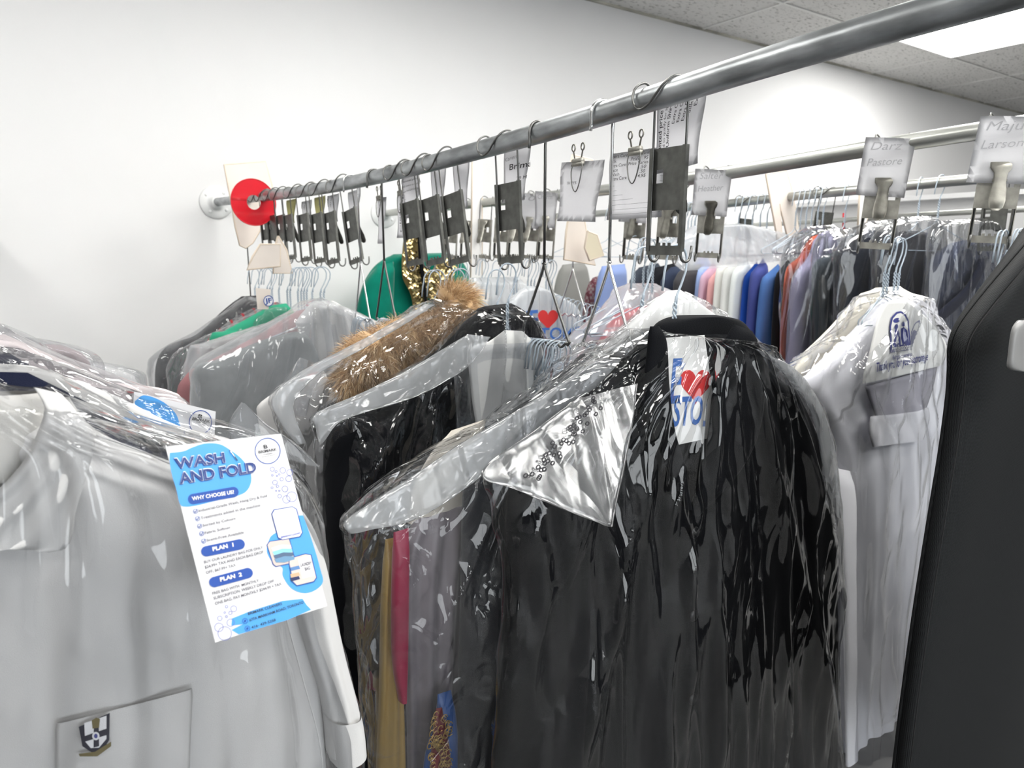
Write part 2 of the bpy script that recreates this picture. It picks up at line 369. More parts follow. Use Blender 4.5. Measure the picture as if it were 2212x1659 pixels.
for x0, x1, y0, y1 in ((.96, 2.15, 2.08, 2.67), (3.37, 4.56, 1.46, 2.06), (.96, 2.15, -.36, .24), (-1.45, -.27, -.36, .24), (3.37, 4.56, -.36, .24), (-1.45, -.27, -2.2, -1.6), (2.16, 3.35, -2.2, -1.6), (8.2, 9.38, 1.46, 2.06), (5.79, 6.97, -.36, .24), (.96, 2.15, -1.58, -.98), (2.17, 3.35, .85, 1.45), (-1.45, -.27, 2.08, 2.67)): lamp(x0, x1, y0, y1, OUT)  # panels out of view; several added to brighten garments, right wall and plastic

# ================================================================ rails
def curve_z(tab, y):
    for (y0, z0), (y1, z1) in zip(tab, tab[1:]):
        if y0 <= y <= y1: return z0+(z1-z0)*(y-y0)/(y1-y0)
    return tab[0][1] if y < tab[0][0] else tab[-1][1]
def fromtab(px, X):
    t = [(onX(x, y, X).y, onX(x, y, X).z) for x, y in px]; t.sort(); return t
TA = fromtab([(466, 437), (675, 411.5), (830, 380), (1088, 311), (1160, 290), (1268, 258), (1440, 204), (1600, 152), (1750, 104), (1957, 36.5)], XA)
TB = fromtab([(1260, 416), (1468, 391.7), (1600, 368.5), (1760, 342), (1971, 306), (2120, 278)], XB)
TC = fromtab([(1510, 447), (1760, 419), (1971, 400), (2120, 384)], XC)
TD = fromtab([(1720, 482), (1900, 470), (2100, 457)], XD)
ZA, ZB, ZC = (lambda y: curve_z(TA, y)), (lambda y: curve_z(TB, y)), (lambda y: curve_z(TC, y))
def rail(label, X, tab, y0, r, mat, fl=True):
    z = lambda y: curve_z(tab, y); yy = [y0 + (WALLY-.012-y0)*k/60 for k in range(61)]
    pts = [Vector((X, y, sum(z(y+d) for d in (-.25, -.12, 0, .12, .25))/5 if y < WALLY-.3 else z(y))) for y in yy]
    t = thing('clothes_rail', label, 'clothes rail', pts[-1]); bm = bmesh.new(); tube(bm, pts, r, 24); finish(bm, 'pipe', mat, t)
    if fl:
        bm = bmesh.new(); M = Matrix.Translation(pts[-1]+Vector((0, .012, 0))) @ Matrix.Rotation(PI/2, 4, 'X')
        lathe(bm, [(0, 0), (.084, 0), (.084, .006), (.080, .011), (.050, .013), (.036, .017), (.032, .040), (.028, .045), (r*1.02, .046)], M, 40)
        for a in (.9, 2.5, 4.1, 5.6):
            Mi = M @ Matrix.Translation((.060*math.cos(a), .060*math.sin(a), .011)); lathe(bm, [(0.0001, .006), (.005, .006), (.008, .003), (.009, 0)], Mi, 12)
        finish(bm, 'flange', CASTW, t)
    return t
rail('long galvanised steel pipe rail running from the wall flange past upper right', XA, TA, -1.6, .0205, STEEL)
rail('galvanised pipe rail holding the handwritten name tickets at right', XB, TB, -1.6, .0205, STEELB)
rail('third pipe rail from the left, behind the rail with name tickets', XC, TC, -1.6, .0195, STEELB)
rail('thin pipe rail furthest right in front of the white ledge', XD, TD, -1.6, .018, STEELB)
XL = -.04
TL_ = [(-2, 1.61), (4.01, 1.61)]
rail('pipe rail at far left carrying the white school shirt', -.10, TL_, -1.6, .0205, STEEL, False)
# ================================================================ hangers
def hanger_proto():
    t = thing('wire_hanger', 'pale blue wire hanger', 'hanger')
    R = .0235; bm = bmesh.new(); r = .0017
    pts = [(-.030, 0, -.040), (-.027, 0, -.015)] + [(R*math.cos(a), 0, R*math.sin(a)) for a in [PI*(1-k/14)+.05 for k in range(15)]] + [(.022, 0, -.014), (.012, 0, -.034), (.002, 0, -.050), (0, 0, -.062)]
    tube(bm, pts, r, 7); finish(bm, 'hook', HANG, t)
    bm = bmesh.new()
    for ph in (0, PI): tube(bm, [(.0022*math.cos(ph+k*.85), .0022*math.sin(ph+k*.85), -.058-k*.0022) for k in range(28)], r, 6)
    tube(bm, [(.003, 0, -.060), (.0045, 0, -.046)], r, 6); finish(bm, 'twisted_neck', HANG, t)
    bm = bmesh.new(); W = .205
    tube(bm, [(0, 0, -.118), (-.006, 0, -.130), (-.022, 0, -.142), (-W*.6, 0, -.178), (-W, 0, -.205), (-W-.006, 0, -.214), (-W, 0, -.222), (0, 0, -.226), (W, 0, -.222), (W+.006, 0, -.214), (W, 0, -.205), (W*.6, 0, -.178), (.022, 0, -.142), (.006, 0, -.130), (0, 0, -.118)], r, 6, False)
    finish(bm, 'frame', HANG, t); return t
HP = hanger_proto(); HUSED = [0]
def hang(p, label, group=None, yaw=0, sc=1, rail_r=.0, tilt=0):
    M = Matrix.Translation(p) @ Matrix.Rotation(yaw, 4, 'Z') @ Matrix.Rotation(tilt, 4, 'X') @ Matrix.Scale(sc, 4)
    if not HUSED[0]: HUSED[0] = 1; HP.matrix_world = M; HP['label'] = label; (group and tag(HP, group=group)); return HP
    return dup(HP, M, label, group)

# ================================================================ spring ticket clips that hang garments from the rail
# local axes: x along the rail, y away from it (legs hang behind, y>0), z up; origin at the pipe's centre
LG, DROP = .037, .256
def clip_proto(name, pm, wm):
    t = thing(name, 'clip', 'ticket clip'); bm = bmesh.new(); b = .0245; L = LG
    pth = [(-L, b, -DROP), (-L, b, 0), (-L, b*.75, b*.72), (-L*1.02, 0, b*1.08), (-L*1.08, -b*.75, b*.75), (-L*1.08, -b*1.05, .002), (-L*.95, -b*1.05, -.012), (-L*.6, -b*1.02, -.020), (-L*.1, -b*1.0, -.014), (L*.35, -b, .0), (L*.65, -b*.8, .014), (L*.9, -b*.3, b), (L, b*.3, b*1.02), (L, b*.85, b*.55), (L, b, 0), (L, b, -DROP)]
    tube(bm, spline(pth[:3], 4)[:-1]+spline(pth[2:14], 6)[:-1]+[pth[13], pth[14], pth[15]], .0021, 8)
    for x in (-L, L): tube(bm, [(x, b, -DROP+.01)]+[(x+.0, b+.0125-.0125*math.cos(a), -DROP-.0135*math.sin(a)) for a in [k*PI/8 for k in range(9)]]+[(x, b+.027, -DROP+.014)], .0024, 8)
    finish(bm, 'wire', wm, t)
    bm = bmesh.new(); zt, zb = -.078, -.182; y = b+.003; pw = L+.0035; hx, hz = -L*.55, -.126
    # plate with a square window, folded round both wires
    for x0, x1, z0, z1 in ((-pw, hx-.009, zb, zt), (hx+.007, pw, zb, zt), (hx-.009, hx+.007, hz+.013, zt), (hx-.009, hx+.007, zb, hz-.010)): box(bm, ((x0+x1)/2, y, (z0+z1)/2), (x1-x0, .0012, z1-z0))
    for s in (-1, 1):
        box(bm, (s*pw, b, (zt+zb)/2-.035), (.0014, .008, zt-zb+.07)); box(bm, (s*(pw-.0035), b-.0035, (zt+zb)/2-.035), (.007, .0012, zt-zb+.07))
    bz = -DROP+.006; box(bm, (0, b-.002, bz), (2*pw, .0014, .016))
    for k in (-1, 0, 1): box(bm, (k*.012, b-.002, bz+.010), (.006, .0014, .006))
    finish(bm, 'plate', pm, t, False)
    bm = bmesh.new(); y0 = b+.006; sec = [(-.082, y0+.003, .023), (-.094, y0+.006, .022), (-.106, y0+.010, .013), (-.124, y0+.013, .012), (-.141, y0+.018, .015), (-.166, y0+.027, .016), (-.182, y0+.032, .013), (-.188, y0+.033, .006)]
    ro = [[bm.verts.new(v) for v in ((-w, yy, z), (-w*.8, yy+.004, z), (w*.8, yy+.004, z), (w, yy, z))] for z, yy, w in sec]
    for a, c in zip(ro, ro[1:]):
        for k in range(3): bm.faces.new((a[k], c[k], c[k+1], a[k+1]))
    bmesh.ops.solidify(bm, geom=bm.faces[:], thickness=.0012); tube(bm, [(-.014, y0+.006, -.122), (.014, y0+.006, -.122)], .0045, 10)
    finish(bm, 'lever', pm, t); return t
CA = clip_proto('ticket_clip', PLATE, WIRE); CB = clip_proto('ticket_clip', PLATEB, WIRE); CU = {0: 0, 1: 0}
def clipM(X, y, z, back, lean, yaw=0, sc=1):
    # back=1: legs behind the pipe (seen from the left); back=-1: turned round, lever towards the camera
    B = Matrix(((0, 1, 0, 0), (-1, 0, 0, 0), (0, 0, 1, 0), (0, 0, 0, 1))) if back > 0 else Matrix(((0, -1, 0, 0), (1, 0, 0, 0), (0, 0, 1, 0), (0, 0, 0, 1)))
    return Matrix.Translation((X, y, z)) @ Matrix.Rotation(yaw, 4, 'Z') @ Matrix.Rotation(lean, 4, 'X') @ B @ Matrix.Scale(sc, 4)
def clip(kind, X, y, z, label, back=1, lean=0, yaw=0, group=None, sc=1):
    M = clipM(X, y, z, back, lean, yaw, sc); pr = (CA, CB)[kind]
    if not CU[kind]: CU[kind] = 1; pr.matrix_world = M; pr['label'] = label; r = pr
    else: r = dup(pr, M, label)
    if group: r['group'] = group
    return r, M
def yA(px, py): return onX(px, py, XA).y
def railclip(rail_, px, py, label, **k):
    X, Z = {'A': (XA, ZA), 'B': (XB, ZB), 'C': (XC, ZC)}[rail_]; y = onX(px, py, X).y; return clip(0 if rail_ == 'A' else 1, X, y, Z(y), label, **k)
def ticket(M, label, u0, u1, z0, z1, v, lines=(), rot=0, mat=None, skew=0, grp=None, zig=0, name='paper_ticket', ruled=0, hand=None, flip=1):
    """a slip of paper held by a clip, given in the clip's own axes; lines: (text, u, z, length, size, bold, angle, material)"""
    mat = mat or PAPER; t = thing(name, label, 'ticket', (M @ Vector(((u0+u1)/2, v, z0))), grp)
    cu, cz = (u0+u1)/2, (z0+z1)/2; R = Matrix.Translation((cu, 0, cz)) @ Matrix.Rotation(rot, 4, 'Y') @ Matrix.Translation((-cu, 0, -cz)); T = M @ R
    bm = bmesh.new(); n = 8
    g = [[bm.verts.new(T @ Vector((u0+(u1-u0)*j/n + (0 if not zig or j not in (0, n) else zig*(-1)**i) + skew*(i/n), v+.004*math.sin(i*.6+j*.5)+.010*(i/n)**2, z0+(z1-z0)*i/(4*n)*4/1))) for j in range(n+1)] for i in range(n+1)]
    for i in range(n):
        for j in range(n): bm.faces.new((g[i][j], g[i][j+1], g[i+1][j+1], g[i+1][j]))
    bmesh.ops.solidify(bm, geom=bm.faces[:], thickness=.0004); bmesh.ops.recalc_face_normals(bm, faces=bm.faces[:]); finish(bm, 'sheet', mat, t)
    def surf(u, z): f = (z-z0)/(z1-z0); i = f*n; j = (u-u0)/(u1-u0)*n; return v+.004*math.sin(i*.6+j*.5)+.010*f**2
    for side in ((-flip,) if lines or ruled else ()):
        bm = bmesh.new(); mats = []
        for (s, u, z, ln, sz, bold, ang, m) in lines:
            if m not in mats: mats.append(m)
            vs, fs, wd = glyphs(s, bold, .25 if m is PENCIL else 0); ca, sa = math.cos(ang), math.sin(ang); nv = []
            for a, b in vs:
                uu = (a/wd)*ln; zz = b*sz; U = u + flip*(uu*ca - zz*sa); Z = z + uu*sa + zz*ca
                nv.append(bm.verts.new(T @ Vector((min(max(U+skew*(Z-z0)/(z1-z0), u0+skew-.001), u1+skew), surf(U, Z)+side*.0012, min(Z, z1)))))
            for f in fs:
                try: bm.faces.new([nv[k] for k in f]).material_index = mats.index(m)
                except Exception: pass
        for k in range(ruled):
            if INK not in mats: mats.append(INK)
            z = z0+(z1-z0)*(k+1)/(ruled+2)*.8; y = side*.0011
            q = [bm.verts.new(T @ Vector((a, surf(a, z)+y, z+d))) for a, d in ((u0+.003, 0), (u1-.003, 0), (u1-.003, .0004), (u0+.003, .0004))]; bm.faces.new(q).material_index = mats.index(INK)
        finish(bm, 'print', mats, t, False)
    return t

# ---------------------------------------------------------------- clips and tickets, near rail
F = CHAR
c_, M = railclip('A', 1428, 208, 'big steel ticket clip nearest the camera, holding the black overcoat', lean=.01)
ticket(M, 'price list slip standing up behind the nearest big steel clip, rows of prices', -.050, .052, -.115, .016, .034, [('Discounted price for', -.040, -.11, .120, .009, .012, 1.50, INK), ('required to qualify for special', -.030, -.10, .110, .006, 0, 1.50, INK), ('50 Uniform Shirts -', -.019, -.09, .095, .007, .01, 1.50, INK), ('Extra Care', -.004, -.04, .045, .006, .006, 1.50, INK), ('Extra Care', .006, -.04, .045, .006, .006, 1.5, INK), ('Extra Care', .016, -.04, .045, .006, .006, 1.5, INK), ('$3.50', .016, -.110, .022, .006, 0, 1.5, INK), ('Silk', .026, -.03, .02, .006, .006, 1.5, INK), ('Extra', .036, -.02, .026, .006, .006, 1.5, INK)], rot=-.1, skew=.012)
c_, M = railclip('A', 1075, 315, 'steel ticket clip hanging alone between the coat clips and the tall hooks', lean=-.06, yaw=.12)
ticket(M, 'torn ticket with bold black lettering behind the lone steel clip', -.036, .046, -.12, .006, .036, [('Brimark', -.010, -.050, .095, .013, .008, 0, INK), ('79 M', .018, -.075, .03, .007, 0, 0, INK), ('Karen', -.030, -.03, .04, .009, 0, .1, PENCIL)], skew=.012)
for i, (px, py, lab, mat, txt) in enumerate(((950, 347, 'steel clip right of three close together above the fur coat', PAPER, ''), (903, 362, 'steel clip in the middle of three above the fur coat', PAPERG, ''), (862, 371, 'steel clip left of three with the zigzag-edged price slip', PAPERG, 'Discounted price for'))):
    c_, M = railclip('A', px, py, lab, lean=-.17+.02*i, yaw=.16)
    if i == 2: ticket(M, 'zigzag-cut price slip behind the leftmost of the three close clips', -.046, .030, -.12, .000, .036, [(txt, -.042, -.020, .07, .006, .01, 0, INK), ('of $3 Uniform to qualify', -.042, -.034, .07, .005, 0, 0, INK), ('Laundry Pants G.W.Collared', -.044, -.048, .072, .005, .006, 0, INK)], zig=.003, ruled=7)
    else: ticket(M, ('blank curled ticket on the right clip of the three', 'narrow grey ticket on the middle clip of the three')[i], -.012, .046, -.125, .004, .037, (), mat=mat, skew=.012)
FAR = [(732, 402, -.2, PAPER), (692, 408, -.1, PAPERG), (664, 412, -.10, YELLOW), (636, 416, -.09, PAPERG), (604, 420, -.08, YELLOW), (588, 423, -.08, None), (570, 426, -.06, None), (556, 428, -.06, None)]
FN = ['nearest of the far cluster, tilted most', 'second of the far cluster with a printed slip', 'third of the far cluster with a yellow slip', 'fourth of the far cluster with a dark printed slip', 'fifth of the far cluster, above the green garment', 'sixth of the far cluster', 'seventh of the far cluster, beside the red disc', 'eighth of the far cluster, under the red disc']
for i, (px, py, ln, mat) in enumerate(FAR):
    c_, M = railclip('A', px, py, 'steel ticket clip, '+FN[i], lean=ln, yaw=.16)
    if mat: ticket(M, ('plain grey ticket', 'grey printed ticket', 'yellow sticky ticket', 'grey ticket with black lettering', 'small yellow ticket')[i]+' on the clip '+FN[i].split(' of ')[0]+' of the far cluster', -.030, .040, -.115, -.018-.01*(i == 3), .036, [] if i in (0, 4) else [('PICK UP', -.02, -.055, .05, .009, .01, 1.5, INK), ('DRY ONLY', 0, -.060, .045, .007, .01, 1.5, INK)] if i != 2 else [('A', .0, -.052, .016, .015, 0, 0, PENCIL)], mat=mat, skew=.012 if i == 0 else 0)

# ---------------------------------------------------------------- tall hooks with a bar below (several hangers on each)
def tallhook(X, y, z, label, wm, L=.33, H=.19, half=.07, yaw=0, back=1, wavy=True, r=.0031, group=None):
    t = thing('tall_hook', label, 'garment hook', (X, y, z), group); Rz = Matrix.Translation((X, y, z)) @ Matrix.Rotation(yaw, 4, 'Z'); b = .0245
    T = lambda q: Rz @ Vector((q[0]*back, q[1], q[2])); bm = bmesh.new()
    hk = [(b, 0, -L)] + [(b, 0, -.02)] + [(b*math.cos(a), -.003, b*math.sin(a)) for a in [k*PI/12 for k in range(13)]] + [(-b, -.004, -.02), (-b-.002, -.004, -.030)]
    tube(bm, [T(q) for q in hk], r, 10); finish(bm, 'stem', wm, t)
    bm = bmesh.new()
    for s in (-1, 1): tube(bm, [T(q) for q in spline([(b, s*.004, -L+.012), (b, s*.006, -L-.006), (b, s*half*.9, -L-H+.012), (b, s*half, -L-H), (b, s*half*.92, -L-H-.008)], 5)], r, 8)
    finish(bm, 'legs', wm, t); bm = bmesh.new()
    tube(bm, [T((b, half*.92*(2*k/40-1), -L-H-.008+(.005*math.cos(k*PI/5) if wavy else 0))) for k in range(41)], r, 8); finish(bm, 'notched_bar', wm, t)
    return [T((b, half*.9*(2*k/10-1), -L-H-.008+.004)) for k in range(11)]
def tallA(px, py, label, wm, **k): y = onX(px, py, XA).y; return tallhook(XA, y, ZA(y), label, wm, **k)
b4 = tallA(1300, 247, 'bright chrome tall hook with forked legs beside the promotion ticket', CHROME, L=.275, H=.150, half=.085, yaw=-.12)
b3 = tallA(1160, 290, 'dark steel tall hook crowded with blue hangers', WIRE, L=.272, H=.150, half=.075, yaw=.15)
b2 = tallA(808, 385, 'dark steel tall hook in front of the green jacket', WIRE, L=.252, H=.165, half=.065, yaw=.05)
b1 = tallA(757, 397, 'light steel tall hook at the left edge of the green jacket', CHROME, L=.262, H=.165, half=.055, yaw=.05, r=.0027)
tallA(516, 432, 'tall steel hook nearest the wall flange', WIRE, L=.55, H=.1, half=.03, r=.0027)
for i, p in enumerate(b3[1:11]+b3[5:11]): hang(p+Vector((0, -.005*(i > 9), 0))-Vector((.0, 0, .0215)), 'blue wire hanger bunched on the dark steel tall hook', 'hangers on the dark tall hook', yaw=random.uniform(-.25, .25), tilt=.0)
for i, p in enumerate(b4[0:9:1]): hang(p-Vector((.0, 0, .0215)), 'blue wire hanger on the wavy bar of the chrome tall hook', 'hangers on the chrome tall hook', yaw=random.uniform(-.2, .2))
for i, p in enumerate(b1[2:9]+b2[2:8]): hang(p-Vector((.0, 0, .0215)), 'wire hanger hooked below the forks in front of the green jacket', 'hangers in front of the green jacket', yaw=random.uniform(-.2, .2))
# binder clips with slips on the tall hooks
def binder(px, py, rail_, label, u, z, mat, lines, w=.06, h=.10, v=.01, tlabel='', ang=0, ruled=0):
    X, Z = (XA, ZA); y = onX(px, py, X).y; M = clipM(X, y, Z(y), 1, 0, 0); t = thing('bulldog_clip', label, 'clip', M @ Vector((u, v, z)))
    bm = bmesh.new(); TT = lambda a: M @ (Vector((u, v+.03, z)) + Vector(a))
    tube(bm, [TT((-.014, 0, 0)), TT((.014, 0, 0))], .0055, 10)
    for s in (-1, 1):
        for a, c in (((s*.010, 0, .004), (s*.014, 0, .020)),): tube(bm, [TT(a)]+[TT((c[0]+.005*math.sin(q), c[1], c[2]+.006-.007*math.cos(q))) for q in [k*PI/5 for k in range(11)]], .0016, 6)
    box(bm, (u, v+.03, z-.006), (.03, .008, .008), M); finish(bm, 'spring', PLATEB, t)
    bm = bmesh.new(); tube(bm, [TT(a) for a in spline([(-.013, 0, -.004), (-.016, -.004, -.02), (-.010, -.006, -.048), (.0, -.006, -.060), (.010, -.006, -.048), (.016, -.004, -.02), (.013, 0, -.004)], 5)], .0012, 6); finish(bm, 'wire_loop', WIRE, t)
    if tlabel: ticket(M, tlabel, u-w/2, u+w/2, z-h, z, v+.030, lines, mat=mat, rot=ang, ruled=ruled)
binder(1195, 282, 'A', 'small brass bulldog clip on the crowded dark tall hook', .030, -.060, PAPERG, [('mers', .0, -.070, .034, .013, .006, 0, INK), ('1H 2Y5', -.004, -.105, .03, .006, 0, 0, INK), ('Jenna', -.002, -.05, .05, .012, 0, .3, PENCIL)], w=.125, h=.118, tlabel='crumpled ticket ending in mers on the crowded dark tall hook', ang=.05)
binder(1338, 236, 'A', 'shiny bulldog clip on the chrome tall hook', .002, -.065, PAPER, [('TIPS OFF', -.058, -0.024, .06, .013, .006, 0, INK), ('promotion', -.058, -0.038, .045, .008, 0, 0, INK), ('**3 for $3.00**', -.064, -0.052, .06, .008, .006, 0, INK), ('Care', -.058, -0.065, .018, .006, 0, 0, INK), ('Extra Care            Varies', -.064, -0.074, .095, .006, 0, 0, INK), ('Silk            Price  .95', -.064, -0.083, .09, .006, 0, 0, INK), ('Extra Care  Price Varies', -.066, -0.091, .095, .006, 0, 0, INK), ('Lace                 .50', -.064, -0.099, .09, .006, 0, 0, INK), ('Wash                 .50', -.064, -0.107, .09, .006, 0, 0, INK), ('Extra Care         4.95', -.066, -0.115, .095, .006, .004, 0, INK), ('Jess', .0, -0.074, .05, .014, 0, .1, PENCIL)], w=.146, h=.122, tlabel='promotion price ticket reading PS Off on the chrome tall hook', ruled=9)
binder(836, 380, 'A', 'small bulldog clip on the dark hook before the green jacket', .004, -.045, PAPERG, [('Cleaners', .0, -.16, .12, .014, .01, 1.5, INK)], w=.07, h=.13, tlabel='sideways ticket reading ners on the hook before the green jacket')
binder(790, 390, 'A', 'small bulldog clip on the light steel hook left of the green jacket', .006, -.050, PAPERG, [('invoice', .0, -.12, .05, .006, 0, 1.5, INK)], w=.05, h=.14, tlabel='torn grey slip on the light steel hook')

# ---------------------------------------------------------------- hangers on the ticket clips of the near rail
def hangY(px, py, Y, label, group=None, yaw=0, sc=1, nar=0):
    r = hang(onY(px, py, Y)-Vector((0, 0, .004)), label, group, yaw, sc)
    if nar:
        for ch in r.children:
            if ch.name.startswith('frame'): ch.scale = (nar, 1, .8)
    return r
def hangat(px, py, X, label, group=None, yaw=0, sc=1, tilt=0): return hang(onX(px, py, X)-Vector((0, 0, .004)), label, group, yaw, sc, tilt=tilt)
XH = XA+.026
hangY(1462, 560, .88, 'blue wire hanger carrying the black overcoat at the centre', None, .1, 1.25)
hangY(1390, 562, .965, 'blue wire hanger behind the black overcoat carrying the white paper cape', None, .15, 1.2)
for i, (px, py) in enumerate(((1072, 602), (1096, 590))): hangY(px, py, (1.38, 1.285)[i], ('blue wire hanger carrying the padded black coat', 'blue wire hanger carrying the blank white paper cape')[i], None, .1, 1.05, (0, .3)[i])
for px, py in ((934, 602), (944, 601), (985, 600), (995, 599)): hangat(px, py, XH, 'blue wire hanger above the fur-trimmed coat', 'hangers above the fur-trimmed coat', random.uniform(-.1, .2), 1.1)
for px in (548, 556, 574, 580, 585, 600, 618, 624, 641, 648, 654, 660, 672, 690, 697): hangat(px, 590, XH, 'blue wire hanger in the far cluster under the steel clips', 'far cluster of wire hangers', random.uniform(-.2, .3), 1.15)

# ================================================================ second rail: clips, tickets
# from this side the clip's own x runs right to left, so its slips are written with flip=-1
def bt(px, py, label, tl, l1, l2, **k):
    X, Z = XB, ZB; y = onX(px, py, X).y; c_, M = clip(1, X, y, Z(y), label, back=-1, lean=k.get('lean', 0), yaw=k.get('yaw', 0), sc=k.get('sc', 1))
    if tl: ticket(M, tl, -.052, .060, -.128, .012, .036, [(l1, .044, -.018, .070, .019, -.004, .06, PENCIL), (l2, .046, -.056, .078, .018, -.004, .10, PENCIL)] if l1 else (), rot=-.04, flip=-1)
    return M
bt(1548, 378, 'small steel clip on the second rail just right of the nearest big front clip', 'small handwritten white ticket on the second rail, just right of the nearest big front clip', 'Salter', 'Heather', lean=.04, yaw=.5)
bt(1925, 315, 'large steel clip holding the white garments at right', 'handwritten white ticket above the blue hangers of the white garments', 'Darz', 'Pastore', lean=.06, yaw=.45)
bt(2178, 268, 'large steel clip cut by the right edge of the photo', 'handwritten white ticket cut by the right edge of the photo', 'Maju', 'Larson', lean=.05, yaw=.45)
bt(1460, 392, 'steel clip partly behind the nearest big clip of the front rail', None, '', '', lean=.05, yaw=.3)
bt(1385, 402, 'steel clip above the red shirt', 'small pale ticket above the red shirt', '', '', lean=.05, yaw=.3)
for i, px in enumerate((1195, 1160, 1128, 1095, 1058, 1020, 985)):
    bt(px, 425+i*3, 'steel clip '+('nearest', 'second', 'third', 'fourth', 'fifth', 'sixth', 'last')[i]+' in the blurred row above the printed plastic covers', ('pale ticket with faint name, nearest in the blurred row', 'pale ticket marked 10 in the blurred row')[i] if i < 2 else None, ('Charm', '10')[i] if i < 2 else '', '', lean=.08, yaw=.25)
for i, px in enumerate((1180, 1186, 1192, 1140, 1147, 1154, 1110, 1116, 1075, 1040, 1046, 1000, 1006)): hangat(px, 570+(i % 3)*2, XB-.03, 'pale wire hanger in the blurred row above the printed plastic covers', 'blurred row of wire hangers', random.uniform(-.2, .2), 1.15)
b5 = tallhook(XB, onX(1250, 420, XB).y, ZB(onX(1250, 420, XB).y), 'pale tall hook on the second rail with a row of hangers', CHROME, L=.30, H=.17, half=.09, back=-1)
for i in range(13):
    p = onX(1205+i*10.5, 650+i*3.2, XB-.02); hang(p, 'pale hanger in the row beside the heart-printed cover', 'hangers beside the heart-printed cover', random.uniform(-.1, .1), 1.0)
for px, py in ((1392, 590), (1402, 592), (1412, 594), (1372, 586)): hangat(px, py-60, XB-.03, 'pale wire hanger above the red shirt', 'hangers above the red shirt', random.uniform(-.1, .1), 1.3)
for i, (px, py) in enumerate(((1917, 528), (1924, 532), (1940, 530), (1948, 533))): hangY(px, py, 1.0+.015*i, 'blue wire hanger on the large clip above the white garments', 'hangers above the white garments', random.uniform(-.12, .12), 1.15, .45)
for i, (px, py) in enumerate(((2160, 520), (2170, 519), (2195, 517), (2205, 516))): hangat(px, py, XB-.03, 'pale wire hanger on the clip at the right edge', 'hangers at the right edge', random.uniform(-.12, .12), 1.1)
for o_ in list(COL.objects)[-16:]:
    if o_.name.startswith('frame'): o_.scale = (.3, 1, .7)
# third rail hooks
for i, px in enumerate([1446+7*k for k in range(9)]+[1598, 1612, 1628, 1645, 1660]+[1722, 1733, 1745, 1757, 1770, 1782]+[2034, 1830, 1870, 1990]):
    y = onX(px, 447-(px-1510)*.112, XC).y; hang(Vector((XC, y, ZC(y))), 'wire hanger hooked straight over the third rail', 'hangers over the third rail', random.uniform(-.15, .15), 1.12)
for px, lab in ((1610, 'dark clip on the third rail left of the cream divider'), (1782, 'dark clip on the third rail above the orange shirt')):
    y = onX(px, 447-(px-1510)*.112, XC).y; clip(0, XC, y, ZC(y), lab, back=1, lean=.12)
y = onX(2150, 384, XC).y; clip(0, XC, y, ZC(y), 'steel clip on the third rail behind the large right clip', back=1)
for y in (3.4, 3.15, 3.0, 2.75, 2.63, 2.51, 2.39): hang(Vector((XC, y, ZC(y))), 'wire hanger over the wall end of the third rail', 'hangers at the wall end of the third rail', random.uniform(-.1, .1), 1.12)
# ================================================================ garments
def gar(name, label, cat, group=None): return thing(name, label, cat, (0, 0, 0), group)
def one(name, label, cat, rows, pl, mat, group=None, **k): return tag(loft(name, rows, pl, mat, None, **k), label, cat, group)
def cover(label, rows, pl, mat=None, thick=.03, crk=.009, nu=70, ds=.012, group=None, **k):
    return tag(loft('plastic_garment_cover', rows, pl, mat or FILM, None, thick=thick, crk=crk, nu=nu, ds=ds, seed=random.uniform(0, 90), prof=.6, **k), label, 'garment cover', group)
def hem(parent, rows, pl): return loft('folded_hem', rows, pl, FILMS, parent, thick=.006, nu=30, ds=.01, crk=.003, prof=.3, seed=random.uniform(0, 90))
FILMS = film('doubled_polythene', .30, bump=.8, gloss=1.4, bs=9)

# ---- the black overcoat at the centre
p = Pl(.874, yaw=0); t = gar('overcoat', 'long black wool overcoat in clear plastic at the centre foreground', 'coat')
loft('body', [(1425, 712, 1595, 705), (1385, 742, 1625, 742), (1290, 825, 1660, 800), (1200, 905, 1700, 880), (1150, 990, 1735, 960), (1130, 1150, 1750, 1080), (1120, 1400, 1765, 1250), (1095, 1659, 1770, 1659), (1080, 1960, 1775, 1960)], p, BLACK, t, thick=.035, nu=60, ds=.02, folds=((.006, 4, 0, .3), (.004, 9, 1, -.4)))
loft('sleeve', [(1300, 830, 1345, 850), (1190, 900, 1330, 930), (1115, 990, 1290, 1030), (1096, 1120, 1270, 1150), (1090, 1400, 1265, 1400), (1062, 1659, 1250, 1659), (1050, 1960, 1240, 1960)], Pl(.872), BLACK, t, thick=.038, nu=30, folds=((.004, 2, 0, .5),))
loft('sleeve', [(1640, 800, 1680, 815), (1655, 870, 1722, 880), (1662, 960, 1765, 985), (1668, 1100, 1787, 1110), (1672, 1400, 1797, 1400), (1680, 1659, 1799, 1659), (1690, 1960, 1805, 1960)], Pl(.875), BLACK, t, thick=.04, nu=30, folds=((.004, 2, 1, .5),))
loft('collar', [(1478, 682, 1545, 680), (1440, 690, 1590, 690), (1416, 706, 1612, 708), (1406, 735, 1632, 738), (1400, 775, 1648, 772)], Pl(.885), BLACK, t, thick=.03, nu=30, ds=.008, top=.02)
loft('lapel', [(1404, 705, 1424, 705), (1398, 760, 1440, 740), (1390, 850, 1446, 830), (1410, 930, 1458, 930), (1440, 1010, 1480, 1010), (1480, 1100, 1492, 1100)], Pl(.806), BLACK, t, thick=.007, nu=14, ds=.01, top=.02)
loft('lapel', [(1585, 700, 1625, 715), (1555, 760, 1650, 775), (1538, 850, 1652, 865), (1530, 930, 1635, 950), (1515, 1010, 1590, 1030), (1490, 1110, 1505, 1115)], Pl(.803), BLACK, t, thick=.008, nu=16, ds=.01, top=.02)
